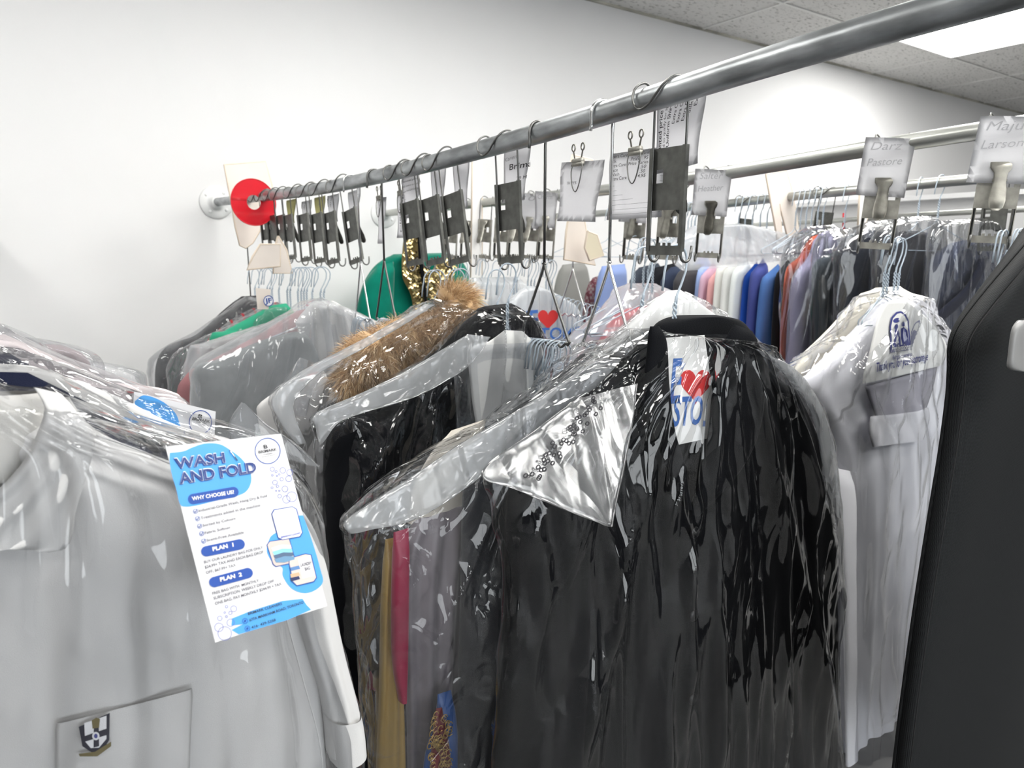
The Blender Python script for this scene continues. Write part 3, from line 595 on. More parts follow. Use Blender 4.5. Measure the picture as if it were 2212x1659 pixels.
for px, py in ((1500, 1150), (1498, 1330), (1496, 1510)):
    bm = bmesh.new(); q = Pl(.832).p(px, py); lathe(bm, [(.0001, .004), (.009, .004), (.0115, .002), (.0115, 0)], Matrix.Translation(q) @ Matrix.Rotation(PI/2, 4, 'X'), 20); finish(bm, 'button', P('black_button', (.01, .01, .012), .3), t)
# printed paper cape inside the coat
ct = gar('paper_cape', 'white paper cape with a red heart showing in the neck of the black overcoat', 'paper cape')
BLUE = P('print_blue', (.05, .16, .50), .7); REDP = P('print_red', (.62, .03, .03), .7); DBLUE = P('deep_print_blue', (.015, .07, .33), .6); SKY = P('print_sky', (.07, .33, .74), .55); VIOLET = P('print_violet', (.05, .06, .26), .7)
c = Card([(1434, 730), (1522, 724), (1552, 942), (1450, 964)], 1, Pl(.820)); c.sheet('sheet', CAPE, ct)
c.text('E', 1447, 870, 1469, 868, 66, BLUE, .02); c.shape(heart(1503, 830, 68, 78), REDP, 2); c.text('STO', 1452, 920, 1515, 915, 42, BLUE, .02); c.done('printed_slogan', ct)
# its plastic cover
cvD = cover('clear crinkled plastic cover over the black overcoat at the centre', [(1408, 708, 1470, 722), (1340, 752, 1630, 738), (1240, 822, 1690, 795), (1140, 915, 1745, 850), (1050, 1020, 1788, 945), (1058, 1100, 1802, 1080), (1086, 1250, 1806, 1300), (1070, 1500, 1808, 1500), (1050, 1960, 1815, 1960)], Pl(.862), FILM, .082, .012, 150, .008, folds=((.007, 6, .4, .25), (.0045, 13, 1.2, -.5), (.003, 23, 2, .8)))
hem(cvD, [(1628, 752, 1668, 768), (1680, 792, 1730, 812), (1722, 838, 1778, 888), (1762, 915, 1806, 1000), (1786, 1040, 1813, 1120)], Pl(.79))
flapc = cover('loose shiny plastic flap with embossed holes across the overcoat shoulder', [(1245, 862, 1378, 828), (1160, 925, 1368, 905), (1040, 1020, 1352, 1000), (1120, 1060, 1335, 1070), (1300, 1132, 1322, 1138)], Pl(.762, pitch=28, Z=1.27), film('shiny_polythene', .06, bump=.3, gloss=1.9, rough=.2, bs=8), .003, .003, 60, .006)
bm = bmesh.new(); pf = Pl(.748, pitch=28, Z=1.27)
for k in range(44):
    u = k/43; x, yy = 1295-150*u+random.uniform(-16, 16), 868+165*u+random.uniform(-8, 8); q = pf.p(x, yy); tube(bm, [q+Vector((.0032*math.cos(a), -.001, .0026*math.sin(a))) for a in [j*PI/4 for j in range(9)]], .0009, 5, False)
finish(bm, 'embossed_holes', INK, flapc)

# ---- white paper cape and coats behind the overcoat
t = gar('paper_cape', 'plain white paper cape spreading behind the black overcoat', 'paper cape')
loft('sheet', [(1440, 628, 1470, 626), (1390, 672, 1520, 662), (1330, 725, 1590, 712), (1275, 790, 1640, 762), (1270, 830, 1632, 800), (1275, 900, 1628, 870)], Pl(.96), CAPE, t, thick=.012, nu=36, prof=.3)
cover('hazy plastic cover over the plain white cape behind the overcoat', [(1425, 640, 1480, 630), (1340, 710, 1600, 700), (1230, 800, 1690, 790), (1120, 900, 1760, 860), (1100, 1000, 1775, 900)], Pl(.945), FILMH, .03, .008)
t = gar('overcoat', 'charcoal wool coat whose shoulder slopes down left of the black overcoat', 'coat')
loft('shoulder', [(1318, 738, 1342, 745), (1235, 800, 1346, 800), (1150, 865, 1300, 880), (1060, 925, 1270, 960), (1018, 985, 1240, 1040), (1003, 1080, 1230, 1100), (998, 1300, 1230, 1300), (990, 1659, 1230, 1659), (985, 1960, 1230, 1960)], Pl(.985), CHAR, t, thick=.05, nu=40, folds=((.005, 3, 0, .5),))
cvB = cover('clear plastic cover sloping down from the crowded hook over the charcoal coat and sari cloths', [(1330, 728, 1345, 745), (1200, 820, 1345, 830), (1080, 905, 1290, 920), (930, 985, 1260, 1000), (748, 1118, 1200, 1080), (752, 1180, 1180, 1180), (775, 1400, 1150, 1400), (800, 1659, 1130, 1659), (815, 1960, 1120, 1960)], Pl(.975), FILML, .085, .014, 120, .009)
hem(cvB, [(1300, 772, 1340, 778), (1160, 862, 1240, 880), (1010, 950, 1120, 965), (890, 1030, 1010, 1050), (752, 1120, 900, 1120), (752, 1150, 800, 1140)], Pl(.872))
SILK = lambda n, c: P(n, c, .38, 0, .3, 40, sheen=.3)
t = one('silk_garment', 'dull gold silk garment hanging in plastic beside the magenta one', 'garment', [(832, 1165, 858, 1160), (822, 1300, 866, 1300), (818, 1500, 872, 1500), (812, 1659, 876, 1659), (808, 1960, 880, 1960)], Pl(1.04), SILK('gold_silk', (.33, .22, .07)), thick=.012, nu=14, folds=((.004, 2, 0, .5),))
one('silk_garment', 'magenta silk garment hanging in plastic below the shop flyer corner', 'garment', [(850, 1150, 884, 1140), (846, 1300, 882, 1300), (848, 1430, 880, 1430), (862, 1515, 876, 1512)], Pl(1.02), SILK('magenta_silk', (.30, .012, .055)), thick=.012, nu=14)
one('chiffon_garment', 'sheer lilac grey garment in the plastic right of the magenta silk', 'garment', [(905, 1105, 1005, 1060), (872, 1180, 1010, 1160), (866, 1300, 1000, 1300), (876, 1500, 990, 1500), (880, 1659, 990, 1659), (880, 1960, 990, 1960)], Pl(1.05), SILK('lilac_chiffon', (.20, .18, .20)), thick=.02, nu=24, folds=((.006, 3, 0, .5),))
one('blouse', 'cream blouse glimpsed through plastic left of the charcoal shoulder', 'garment', [(975, 930, 1050, 905), (930, 985, 1040, 960), (890, 1060, 1020, 1040), (880, 1130, 1010, 1130)], Pl(1.06), cloth('cream_cloth', (.66, .62, .55)), thick=.02, nu=20)
t = gar('embroidered_garment', 'gold-embroidered red and blue garment at the bottom edge', 'garment')
loft('cloth', [(945, 1500, 975, 1490), (940, 1570, 985, 1560), (915, 1659, 990, 1659), (900, 1960, 995, 1960)], Pl(1.0), SILK('cobalt_silk', (.015, .09, .33)), t, thick=.014, nu=20)
loft('red_panel', [(942, 1530, 955, 1528), (935, 1580, 965, 1580), (930, 1659, 975, 1659), (925, 1960, 985, 1960)], Pl(.982), SILK('wine_silk', (.17, .015, .02)), t, thick=.006, nu=12)
bm = bmesh.new()
for k in range(60):
    q = Pl(.972).p(random.uniform(928, 974), 1535+125*random.random()**.7); tube(bm, [q+Vector((.005*math.cos(a)*random.uniform(.7, 1.2), 0, .006*math.sin(a))) for a in [j*PI/4 for j in range(8)]], .0009, 5, False)
finish(bm, 'gold_embroidery', P('gold_thread', (.55, .36, .12), .35, .8), t)

# ---- padded black coat with blank cape
t = gar('overcoat', 'black coat with a ribbed collar behind the blank white paper cape', 'coat')
loft('body', [(1020, 690, 1150, 690), (960, 745, 1180, 745), (880, 805, 1192, 800), (790, 862, 1196, 860), (735, 925, 1198, 930), (712, 1000, 1200, 1000), (715, 1200, 1200, 1200), (730, 1500, 1200, 1500), (745, 1659, 1200, 1659), (755, 1960, 1200, 1960)], Pl(1.38), BLACK, t, thick=.05, nu=60, folds=((.010, 4, 0, .4), (.006, 9, 1, -.3)))
loft('collar', [(1045, 662, 1105, 655), (1008, 692, 1150, 688), (985, 725, 1172, 722), (980, 750, 1176, 742)], Pl(1.36), cloth('ribbed_black', (.008, .008, .010), 260, .9), t, thick=.035, nu=36, ds=.008, top=.02, folds=((.003, 22, 0, 0),))
loft('sleeve', [(835, 850, 900, 830), (745, 905, 890, 900), (702, 970, 880, 1000), (700, 1200, 870, 1200), (722, 1500, 880, 1500), (735, 1659, 890, 1659), (750, 1960, 900, 1960)], Pl(1.32), BLACK, t, thick=.05, nu=30, folds=((.008, 2, 0, .6),))
cvA = cover('glossy clear plastic cover stretched over the black coat behind the shop flyer', [(1035, 672, 1110, 660), (975, 722, 1176, 722), (885, 795, 1190, 790), (770, 862, 1192, 850), (682, 900, 1192, 920), (678, 960, 1192, 1000), (690, 1150, 1190, 1150), (712, 1400, 1190, 1400), (740, 1659, 1190, 1659), (750, 1960, 1190, 1960)], Pl(1.33), film('taut_polythene', .008, gloss=1.4, bump=1, bs=5, st=(1, 1, .5), dist=.03), .088, .020, 120, .010)
hem(cvA, [(1010, 722, 1060, 728), (910, 782, 1010, 792), (795, 842, 915, 850), (684, 892, 810, 884), (682, 925, 740, 905), (690, 960, 712, 930)], Pl(1.225))
t = gar('paper_cape', 'blank white paper cape on a hanger in front of the black ribbed-collar coat', 'paper cape')
loft('sheet', [(1090, 713, 1128, 715), (1055, 738, 1150, 735), (1014, 758, 1172, 752), (1018, 850, 1178, 850), (1029, 922, 1168, 905)], Pl(1.25), CAPE, t, thick=.003, nu=28, ds=.012, prof=.2)
cover('clear plastic over the blank white cape with a perforated hem', [(985, 748, 1180, 738), (980, 800, 1185, 790), (985, 900, 1190, 870), (990, 960, 1180, 930)], Pl(1.24), film('flat_polythene', .03, bump=.25, bs=5), .008, .0)

# ---- fur-trimmed coat
t = gar('fur_trimmed_coat', 'charcoal coat with a thick tan fur trim under crinkled plastic', 'coat')
loft('body', [(965, 650, 1008, 650), (890, 715, 1000, 712), (800, 785, 965, 770), (735, 862, 935, 840), (700, 900, 930, 900), (700, 1100, 930, 1100), (710, 1659, 930, 1659)], Pl(1.62), CHAR, t, thick=.05, nu=36)
def fur(name, path, rad, mat, parent, count, ln, Y, droop=.35):
    pl = Pl(Y); pts = spline([pl.p(x, y) for x, y in path], 10); rr = [rad[min(len(rad)-1, int(i/(len(pts)-1)*(len(rad)-1)+.5))] for i in range(len(pts))]
    bm = bmesh.new(); tube(bm, pts, rr, 16)
    for k in range(count):
        i = random.randrange(len(pts)-1); f = random.random(); c = pts[i].lerp(pts[i+1], f); ax = (pts[i+1]-pts[i]).normalized(); r = rr[i]
        d = Vector((random.gauss(0, 1), random.gauss(-.5, 1), random.gauss(.1, 1))); d -= ax*d.dot(ax)
        if d.length < .1: continue
        d.normalize(); b = c + d*r*.97; g = (d*.75 + ax*random.uniform(-.1, .7) + Vector((0, 0, -droop))*random.random() + Vector((random.gauss(0, .25), random.gauss(0, .25), random.gauss(0, .25)))).normalized(); l = ln*random.uniform(.5, 1.2)
        s = g.cross(d if abs(g.dot(d)) < .95 else ax).normalized()*.00055; m = b+g*l*.55 + Vector((0, 0, -.1*l)); e = b+g*l+Vector((0, 0, -.35*l))
        v = [bm.verts.new(q) for q in (b-s, b+s, m+s*.7, m-s*.7, e)]; mi = random.choice((0, 0, 1, 2)); bm.faces.new(v[:4]).material_index = mi; bm.faces.new((v[3], v[2], v[4])).material_index = mi
    o = finish(bm, name, mat, parent); return o
FUR = [P('tan_fur', (.56, .36, .18), .75, sheen=.3), P('dark_fur', (.30, .17, .08), .8), P('pale_fur', (.78, .60, .38), .75)]
fur('fur_trim', [(972, 655), (990, 690), (945, 718), (880, 735), (815, 775), (770, 820), (750, 850)], [.022, .048, .048, .048, .058, .074, .045, .018], FUR, t, 16000, .034, 1.52)
fur('fur_hood', [(958, 668), (985, 652), (1000, 668)], [.012, .045, .012], FUR, t, 4500, .045, 1.56, -.2)
cvC = cover('crinkled clear plastic cover over the fur-trimmed coat', [(935, 645, 1000, 655), (860, 700, 1012, 690), (740, 765, 985, 740), (640, 815, 960, 800), (585, 862, 930, 860), (600, 920, 900, 930), (640, 1050, 900, 1050), (680, 1300, 900, 1300), (700, 1659, 900, 1659)], Pl(1.50), FILML, .10, .014, 110, .010)
hem(cvC, [(915, 660, 940, 658), (775, 738, 815, 736), (655, 800, 700, 800), (588, 858, 640, 860), (600, 905, 640, 905), (640, 960, 660, 955)], Pl(1.385))
one('folded_shirt', 'folded white shirt with a straight edge in plastic left of the fur coat', 'shirt', [(608, 838, 700, 800), (560, 872, 720, 850), (556, 900, 720, 900), (575, 1000, 720, 1000), (590, 1200, 720, 1200)], Pl(1.72), WHITE, thick=.012, nu=20, prof=.25)
cover('loose plastic flap standing up at the left of the fur coat', [(648, 772, 700, 790), (620, 812, 690, 825), (600, 850, 670, 860), (612, 900, 660, 900)], Pl(1.6), FILMH, .004, .005, 40)
cover('torn plastic corner standing above the shop flyer', [(522, 870, 530, 872), (500, 900, 580, 920), (492, 925, 640, 960), (500, 960, 690, 1010)], Pl(.9, X=XL), FILMH, .004, .004, 40)

# ---- far cluster at the wall end of the near rail
one('jacket', 'black jacket furthest along the near rail under the steel clips', 'jacket', [(522, 640, 560, 638), (480, 672, 600, 665), (425, 722, 610, 705), (345, 765, 610, 750), (335, 900, 610, 900), (340, 1300, 610, 1300)], Pl(3.3), cloth('faded_black', (.05, .05, .055)), thick=.05)
one('plaid_shirt', 'grey plaid shirt with a red stripe in the far cluster', 'shirt', [(560, 660, 600, 652), (500, 690, 620, 680), (445, 735, 630, 715), (405, 765, 640, 745), (385, 900, 640, 900), (390, 1300, 640, 1300)], Pl(3.12), check('grey_plaid', (.12, .12, .13), (.22, .22, .22), (.4, .03, .04), 40), thick=.04)
one('blouse', 'green blouse shoulder in the far cluster under plastic', 'blouse', [(585, 660, 618, 655), (530, 690, 640, 680), (480, 718, 650, 705), (450, 745, 650, 730), (440, 1000, 650, 1000)], Pl(2.95), cloth('jade_cloth', (.04, .34, .20)), thick=.03)
one('fur_jacket', 'grey brown fluffy jacket shoulder left of the big grey folded cloth', 'jacket', [(600, 690, 640, 680), (520, 722, 660, 710), (450, 745, 660, 735), (420, 800, 660, 790), (400, 1000, 660, 1000)], Pl(2.8), cloth('grey_fluff', (.16, .14, .13), 120, 1), thick=.04)
one('dress', 'dusty rose dress sleeve showing through plastic left of the big grey folded cloth', 'dress', [(640, 672, 680, 662), (560, 722, 690, 705), (470, 770, 700, 750), (400, 812, 700, 800), (378, 900, 700, 900), (372, 1300, 700, 1300)], Pl(2.62), cloth('dusty_rose', (.34, .16, .17)), thick=.03)
one('blanket', 'big grey blanket folded over a hanger in milky plastic', 'blanket', [(638, 716, 656, 718), (560, 740, 675, 745), (470, 778, 690, 780), (415, 806, 706, 830), (412, 960, 745, 960), (418, 1300, 760, 1300), (420, 1700, 760, 1700)], Pl(2.36), cloth('mid_grey_cloth', (.22, .235, .24), 500, .3, var=.15), thick=.05, nu=50, prof=.3)
cover('milky plastic cover over the grey folded blanket', [(672, 644, 694, 643), (600, 688, 790, 682), (500, 735, 860, 720), (415, 792, 900, 760), (408, 850, 905, 800), (410, 1000, 900, 1000), (415, 1300, 900, 1300)], Pl(2.28), film('milky_cover', .22, bump=.4), .10, .016, 110, .014)
one('shirt', 'white shirt in plastic right of the grey folded blanket', 'shirt', [(680, 650, 720, 650), (645, 690, 800, 690), (640, 705, 880, 720), (665, 760, 900, 790), (700, 860, 900, 900)], Pl(2.42), WHITE, thick=.04, nu=50, crk=.012, seed=4)
cover('clear plastic cover on the furthest black jacket', [(530, 640, 560, 642), (440, 705, 610, 690), (335, 762, 610, 760), (318, 800, 610, 800), (325, 900, 600, 900), (330, 1300, 600, 1300)], Pl(3.2), FILMH, .09, .014)
cover('clear plastic cover on the plaid shirt in the far cluster', [(580, 655, 610, 655), (500, 700, 640, 690), (412, 742, 650, 740), (360, 790, 650, 780), (365, 900, 650, 900), (380, 1300, 650, 1300)], Pl(3.0), FILMH, .08, .014)
cover('plastic cover with a shiny folded top over the fluffy jacket', [(640, 680, 660, 680), (520, 715, 680, 705), (430, 745, 700, 740), (405, 760, 700, 760), (388, 900, 700, 900), (400, 1300, 700, 1300)], Pl(2.7), FILMM, .07, .014)
t = gar('paper_tag', 'cream paper strip above a round blue printed tag in the far cluster', 'tag'); c = Card([(552, 622), (585, 625), (580, 668), (556, 668)], 2.2, Pl(2.5)); c.sheet('strip', CREAM, t)
c = Card([(568, 634), (592, 634), (592, 662), (568, 662)], 2.2, Pl(2.48)); c.ellipse(580, 650, 11, 12, 0, PAPER, 2); c.ellipse(580, 650, 11, 12, 0, DBLUE, 3, 1.6); c.text('JF', 573, 655, 588, 653, 10, DBLUE, .03, 4); c.done('round_print', t)

# ================================================================ left rail
t = gar('school_shirt', 'white short-sleeved school shirt with a crest on its pocket, foreground left', 'shirt')
PY = Pl(.80, XL)
loft('body', [(-160, 850, 150, 858), (-160, 920, 215, 935), (-160, 980, 375, 1000), (-160, 1030, 560, 1062), (-160, 1120, 640, 1140), (-160, 1250, 668, 1260), (-160, 1450, 690, 1450), (-160, 1659, 706, 1659), (-160, 1960, 715, 1960)], PY, WHITE, t, thick=.03, nu=70, ds=.015, prof=.35, folds=((.0035, 2.2, .5, .6), (.0018, 5, 2, -.5)))
loft('sleeve', [(545, 1045, 600, 1052), (575, 1110, 665, 1120), (600, 1200, 700, 1215), (640, 1350, 735, 1390), (690, 1500, 768, 1520), (706, 1625, 779, 1600)], Pl(.785, XL), WHITE, t, thick=.03, nu=24, ds=.012, folds=((.003, 2, 0, .8),))
loft('cuff', [(697, 1540, 772, 1528), (706, 1590, 779, 1565), (713, 1642, 783, 1606)], Pl(.783, XL), WHITE, t, thick=.034, nu=20, ds=.008, top=.003, prof=.5)
loft('neckband', [(-160, 858, 96, 846), (-160, 900, 104, 890), (-160, 960, 90, 950), (-160, 1060, 60, 1010)], Pl(.80, XL), cloth('inner_collar', (.66, .65, .62), 1400), t, thick=.036, nu=30, ds=.01, top=.01)
loft('collar', [(72, 836, 132, 850), (96, 880, 180, 905), (82, 930, 206, 950), (48, 1000, 190, 1020), (-30, 1075, 165, 1100), (-160, 1120, 144, 1184), (-160, 1175, 60, 1182)], Pl(.748, XL), WHITE, t, thick=.010, nu=30, ds=.01, prof=.3, folds=((.002, 3, 0, 1),))
loft('pocket', [(122, 1562, 415, 1487), (120, 1580, 416, 1505), (120, 1700, 410, 1650), (120, 1960, 405, 1960)], Pl(.762, XL), WHITE, t, thick=.004, nu=30, ds=.01, top=.006, prof=.2)
bm = bmesh.new(); ps = Pl(.768, XL)
for path in ([(208, 940), (300, 972), (375, 1004), (470, 1032), (545, 1056)], [(548, 1060), (572, 1130), (592, 1230), (622, 1350), (655, 1470), (690, 1600), (700, 1700)], [(130, 1572), (408, 1498)], [(134, 1580), (128, 1700), (126, 1900)], [(404, 1500), (402, 1700)]): tube(bm, spline([ps.p(*a)+Vector((0, -.004 if path[0][0] < 200 or path[0][0] == 404 else 0, 0)) for a in path], 6), .0009, 5)
finish(bm, 'seam', WHITE, t)
c = Card([(160, 1540), (245, 1530), (245, 1640), (160, 1645)], 1, Pl(.752, XL)); W_ = P('badge_white', (.85, .85, .88), .8, bump=.4, scale=900); K_ = P('badge_black', (.015, .015, .03), .8); O_ = P('badge_olive', (.16, .13, .05), .8)
c.shape([(170, 1570), (237, 1540), (236, 1598), (222, 1622), (205, 1630), (178, 1612)], K_, 1); c.shape([(182, 1562), (230, 1546), (230, 1596), (214, 1615), (196, 1616), (184, 1602)], W_, 2); c.shape([(183, 1590), (230, 1574), (230, 1588), (184, 1602)], K_, 3); c.shape([(203, 1556), (213, 1552), (214, 1612), (202, 1615)], K_, 3)
c.shape([(198, 1556), (208, 1550), (216, 1553), (214, 1572), (200, 1574)], O_, 4); c.ellipse(207, 1590, 8, 9, 0, W_, 4); c.ellipse(207, 1590, 4, 5, 0, VIOLET, 5); c.shape([(170, 1628), (205, 1624), (240, 1602), (240, 1612), (210, 1634), (172, 1634)], O_, 4); c.done('crest_badge', t)
cover('clear plastic cover over the white school shirt', [(-160, 815, 130, 842), (-160, 880, 380, 945), (-160, 935, 590, 990), (-160, 1000, 672, 1060), (-160, 1150, 705, 1170), (-160, 1300, 722, 1300), (-160, 1500, 762, 1470), (-160, 1620, 786, 1590), (-160, 1960, 796, 1960)], Pl(.79, XL), FILM, .052, .010, 130, .008, folds=((.004, 5, 0, 1.1), (.0025, 11, 1, 1.6)))
LEFT = [
 ('trousers', 'navy trousers just behind the white school shirt', NAVY, .90, [(-160, 800, 60, 805), (-160, 850, 210, 880), (-160, 900, 350, 960), (-160, 960, 620, 1055), (-160, 1100, 640, 1150), (-160, 1600, 650, 1600)], .018),
 ('shirt', 'white shirt shoulder second behind the school shirt', WHITE, .97, [(-160, 775, 70, 790), (-160, 815, 240, 850), (-160, 870, 380, 918), (-160, 925, 560, 985), (-160, 1200, 620, 1200)], .02),
 ('jacket', 'dark navy jacket third behind the school shirt, its collar at the left edge', cloth('blue_black', (.02, .022, .04)), 1.06, [(-160, 745, 20, 762), (-160, 790, 110, 812), (-160, 835, 260, 868), (-160, 900, 420, 935), (-160, 1200, 480, 1200)], .03),
 ('shirt', 'pale pink shirt fourth behind the school shirt', cloth('pale_pink', (.70, .62, .62)), 1.18, [(-160, 715, 10, 722), (-160, 760, 130, 775), (-160, 800, 260, 832), (-160, 850, 410, 880), (-160, 1200, 440, 1200)], .03),
 ('shirt', 'mauve grey shirt shoulder furthest right behind the school shirt row', cloth('mauve_grey', (.30, .25, .26)), 1.6, [(60, 742, 130, 744), (80, 765, 185, 768), (60, 810, 200, 805), (60, 850, 210, 860), (60, 1000, 210, 1000)], .04),
 ('sweater', 'light grey sweater at the far end of the left rail', cloth('light_grey', (.50, .50, .50)), 2.0, [(60, 775, 180, 780), (60, 800, 290, 812), (60, 850, 312, 860), (60, 1000, 310, 1000)], .05)]
for nm, lab, mat, Y, rows, th in LEFT: one(nm, lab, nm, rows, Pl(Y, XL), mat, thick=th, nu=40, folds=((.003, 3, 0, .5),))
for i, (Y, rows, m) in enumerate(((.93, [(-160, 770, 110, 800), (-160, 830, 300, 895), (-160, 880, 470, 950), (-160, 940, 640, 1010), (-160, 1100, 660, 1100)], FILML), (1.0, [(-160, 740, 40, 752), (-160, 790, 230, 820), (-160, 850, 420, 890), (-160, 900, 600, 960), (-160, 1100, 640, 1100)], FILML), (1.12, [(-160, 702, 20, 708), (-160, 745, 130, 765), (-160, 790, 300, 828), (-160, 835, 402, 862), (-160, 900, 430, 900)], FILMH), (1.25, [(-160, 695, 10, 700), (-160, 720, 90, 740), (-160, 770, 130, 800), (-160, 900, 200, 900)], FILMH), (1.52, [(40, 725, 120, 738), (60, 750, 190, 757), (60, 800, 225, 790), (60, 900, 230, 900)], FILMH), (1.9, [(60, 765, 200, 782), (60, 795, 305, 800), (60, 850, 318, 850), (60, 1000, 320, 1000)], FILMH))):
    cover('crinkled plastic cover '+('directly behind the school shirt', 'second behind the school shirt, crossing the half-hidden flyer', 'third behind the school shirt', 'fourth behind the school shirt at the left edge', 'over the mauve grey shirt', 'over the light grey sweater at the far end')[i], rows, Pl(Y, XL), m, .035, .009, 100, .010)

# ================================================================ shop flyers
def flyer(label, c, full=True):
    t = gar('shop_flyer', label, 'flyer'); c.sheet('card', P('glossy_card', (.70, .70, .72), .35, 0), t, .0008)
    return t
FT = [(358, 965), (607, 937), (707, 1309), (465, 1388)]
c = Card(FT, .655); t = flyer('wash and fold shop flyer stapled to the plastic of the school shirt', c)
# pixels below were read off an enlargement (factor 3.19, origin 340,900)
q = lambda pts: [(340+x/3.19, 900+y/3.19) for x, y in pts]
T = lambda s, x0, y0, x1, y1, cap, m, b=.014, lay=4: c.text(s, 340+x0/3.19, 900+y0/3.19, 340+x1/3.19, 900+y1/3.19, cap/3.19, m, b, lay)
c.shape(q([(85, 250), (180, 238), (240, 212), (330, 185), (430, 190), (510, 235), (580, 290), (630, 360), (648, 430), (625, 500), (565, 540), (400, 580), (270, 612), (190, 620), (155, 600), (130, 500), (100, 400), (85, 310)]), SKY, 1, True)
c.shape(q([(1003, 680), (1040, 780), (1080, 900), (1120, 1040), (1140, 1140), (1080, 1200), (1000, 1215), (920, 1180), (865, 1100), (860, 1040), (800, 1010), (755, 930), (770, 850), (800, 810), (900, 760), (950, 690)]), SKY, 1, True)
c.shape(q([(515, 1390), (640, 1340), (860, 1270), (1000, 1255), (1030, 1300), (1060, 1330), (900, 1400), (700, 1460), (560, 1500), (510, 1470), (590, 1430), (510, 1440)]), SKY, 1)
def pill(x0, y0, x1, y1, r, m, lay=2):
    a = math.atan2(y1-y0, x1-x0); pts = [(x1+r*math.sin(a+k*PI/10)*1, y1-r*math.cos(a+k*PI/10)) for k in range(11)] + [(x0-r*math.sin(a+k*PI/10), y0+r*math.cos(a+k*PI/10)) for k in range(11)]; c.shape(q(pts), m, lay)
pill(246, 568, 524, 520, 36, DBLUE); pill(337, 928, 567, 880, 36, DBLUE); pill(392, 1140, 622, 1078, 36, DBLUE)
for s, x0, y0, x1, y1, cap in (('WASH', 128, 358, 470, 312, 72), ('AND FOLD', 158, 462, 686, 378, 74)):
    T(s, x0-6, y0+4, x1-4, y1+5, cap, DBLUE, .045, 3); T(s, x0-2, y0, x1+1, y1, cap, W_, .035, 4); T(s, x0, y0, x1, y1, cap-3, P('print_navy', (.015, .04, .19), .5), .018, 5)
T('WHY CHOOSE US?', 240, 578, 530, 530, 25, W_, .03, 5); T('PLAN  1', 382, 926, 526, 894, 26, W_, .04, 5); T('PLAN  2', 434, 1136, 584, 1098, 26, W_, .04, 5)
TX = P('print_grey_ink', (.10, .10, .12), .6)
for i, s in enumerate(('Industrial-Grade Wash, Hang Dry & Fold', 'Treatments added in the machine', 'Sorted by Colours', 'Fabric Softner', 'Scent-Free Available')):
    x, y = 286+13.6*i, 656+51*i; l = (482, 420, 232, 184, 262)[i]; T(s, x, y, x+l*.976, y-l*.215, 17, TX)
    cx, cy = 340+(262+14*i)/3.19, 900+(652+51.5*i)/3.19; c.ellipse(cx, cy, 5, 5.4, 0, DBLUE, 3, 1); c.line(cx-3, cy, cx-.5, cy+3, 1.3, DBLUE, 4); c.line(cx-.5, cy+3, cx+4, cy-5, 1.3, DBLUE, 4)
for s, x0, y0, x1, y1 in (('BUY OUR LAUNDRY BAG FOR ONLY', 322, 1012, 728, 908), ('$24.99+ TAX AND EACH BAG DROP', 328, 1048, 732, 940), ('OFF, $67.99+ TAX', 336, 1084, 542, 1030), ('FREE BAG WITH  MONTHLY', 380, 1228, 700, 1136), ('SUBSCRIPTION. WEEKLY DROP OFF', 388, 1262, 804, 1140), ('ONE BAG. PAY MONTHLY $244.99 + TAX.', 398, 1298, 860, 1158)): T(s, x0, y0, x1, y1, 18, TX)
for s, x0, y0, x1, y1 in (('BRIMARK CLEANERS', 626, 1368, 860, 1296), ('677A MARKHAM ROAD, TORONTO', 636, 1412, 1008, 1286), ('416- 439-5258', 650, 1462, 816, 1408)): T(s, x0, y0, x1, y1, 17, INK, .012)
for cx, cy in ((604, 1408), (620, 1460)): c.ellipse(340+cx/3.19, 900+cy/3.19, 6, 6, 0, DBLUE, 4, 1); c.ellipse(340+cx/3.19, 900+cy/3.19, 2, 3, .4, DBLUE, 4)
c.ellipse(340+760/3.19, 900+236/3.19, 28, 28.5, 0, DBLUE, 2, 1.6); T('B', 735, 220, 762, 216, 24, INK, .02); T('BRIMARK', 698, 254, 824, 232, 17, INK, .02); T('CLEANERS', 730, 266, 794, 256, 7, INK); T('garment care specialists', 722, 280, 812, 264, 5, INK)
for cx, cy, r in ((792, 362, 16), (818, 378, 9), (864, 370, 21), (792, 404, 8), (824, 408, 6), (840, 398, 7), (856, 431, 13), (912, 385, 22), (905, 428, 22), (810, 454, 18), (828, 480, 10), (790, 490, 9), (879, 498, 22), (818, 511, 6), (840, 510, 7), (842, 548, 14), (889, 570, 27), (926, 552, 36), (476, 1310, 10), (526, 1324, 22), (464, 1350, 8), (503, 1353, 13), (430, 1390, 17), (476, 1378, 9), (505, 1420, 27), (424, 1452, 31), (464, 1494, 48)): c.ellipse(340+cx/3.19, 900+cy/3.19, r/3.19, r/3.19, 0, P('print_ring_blue', (.12, .15, .45), .6), 3, 1.0)
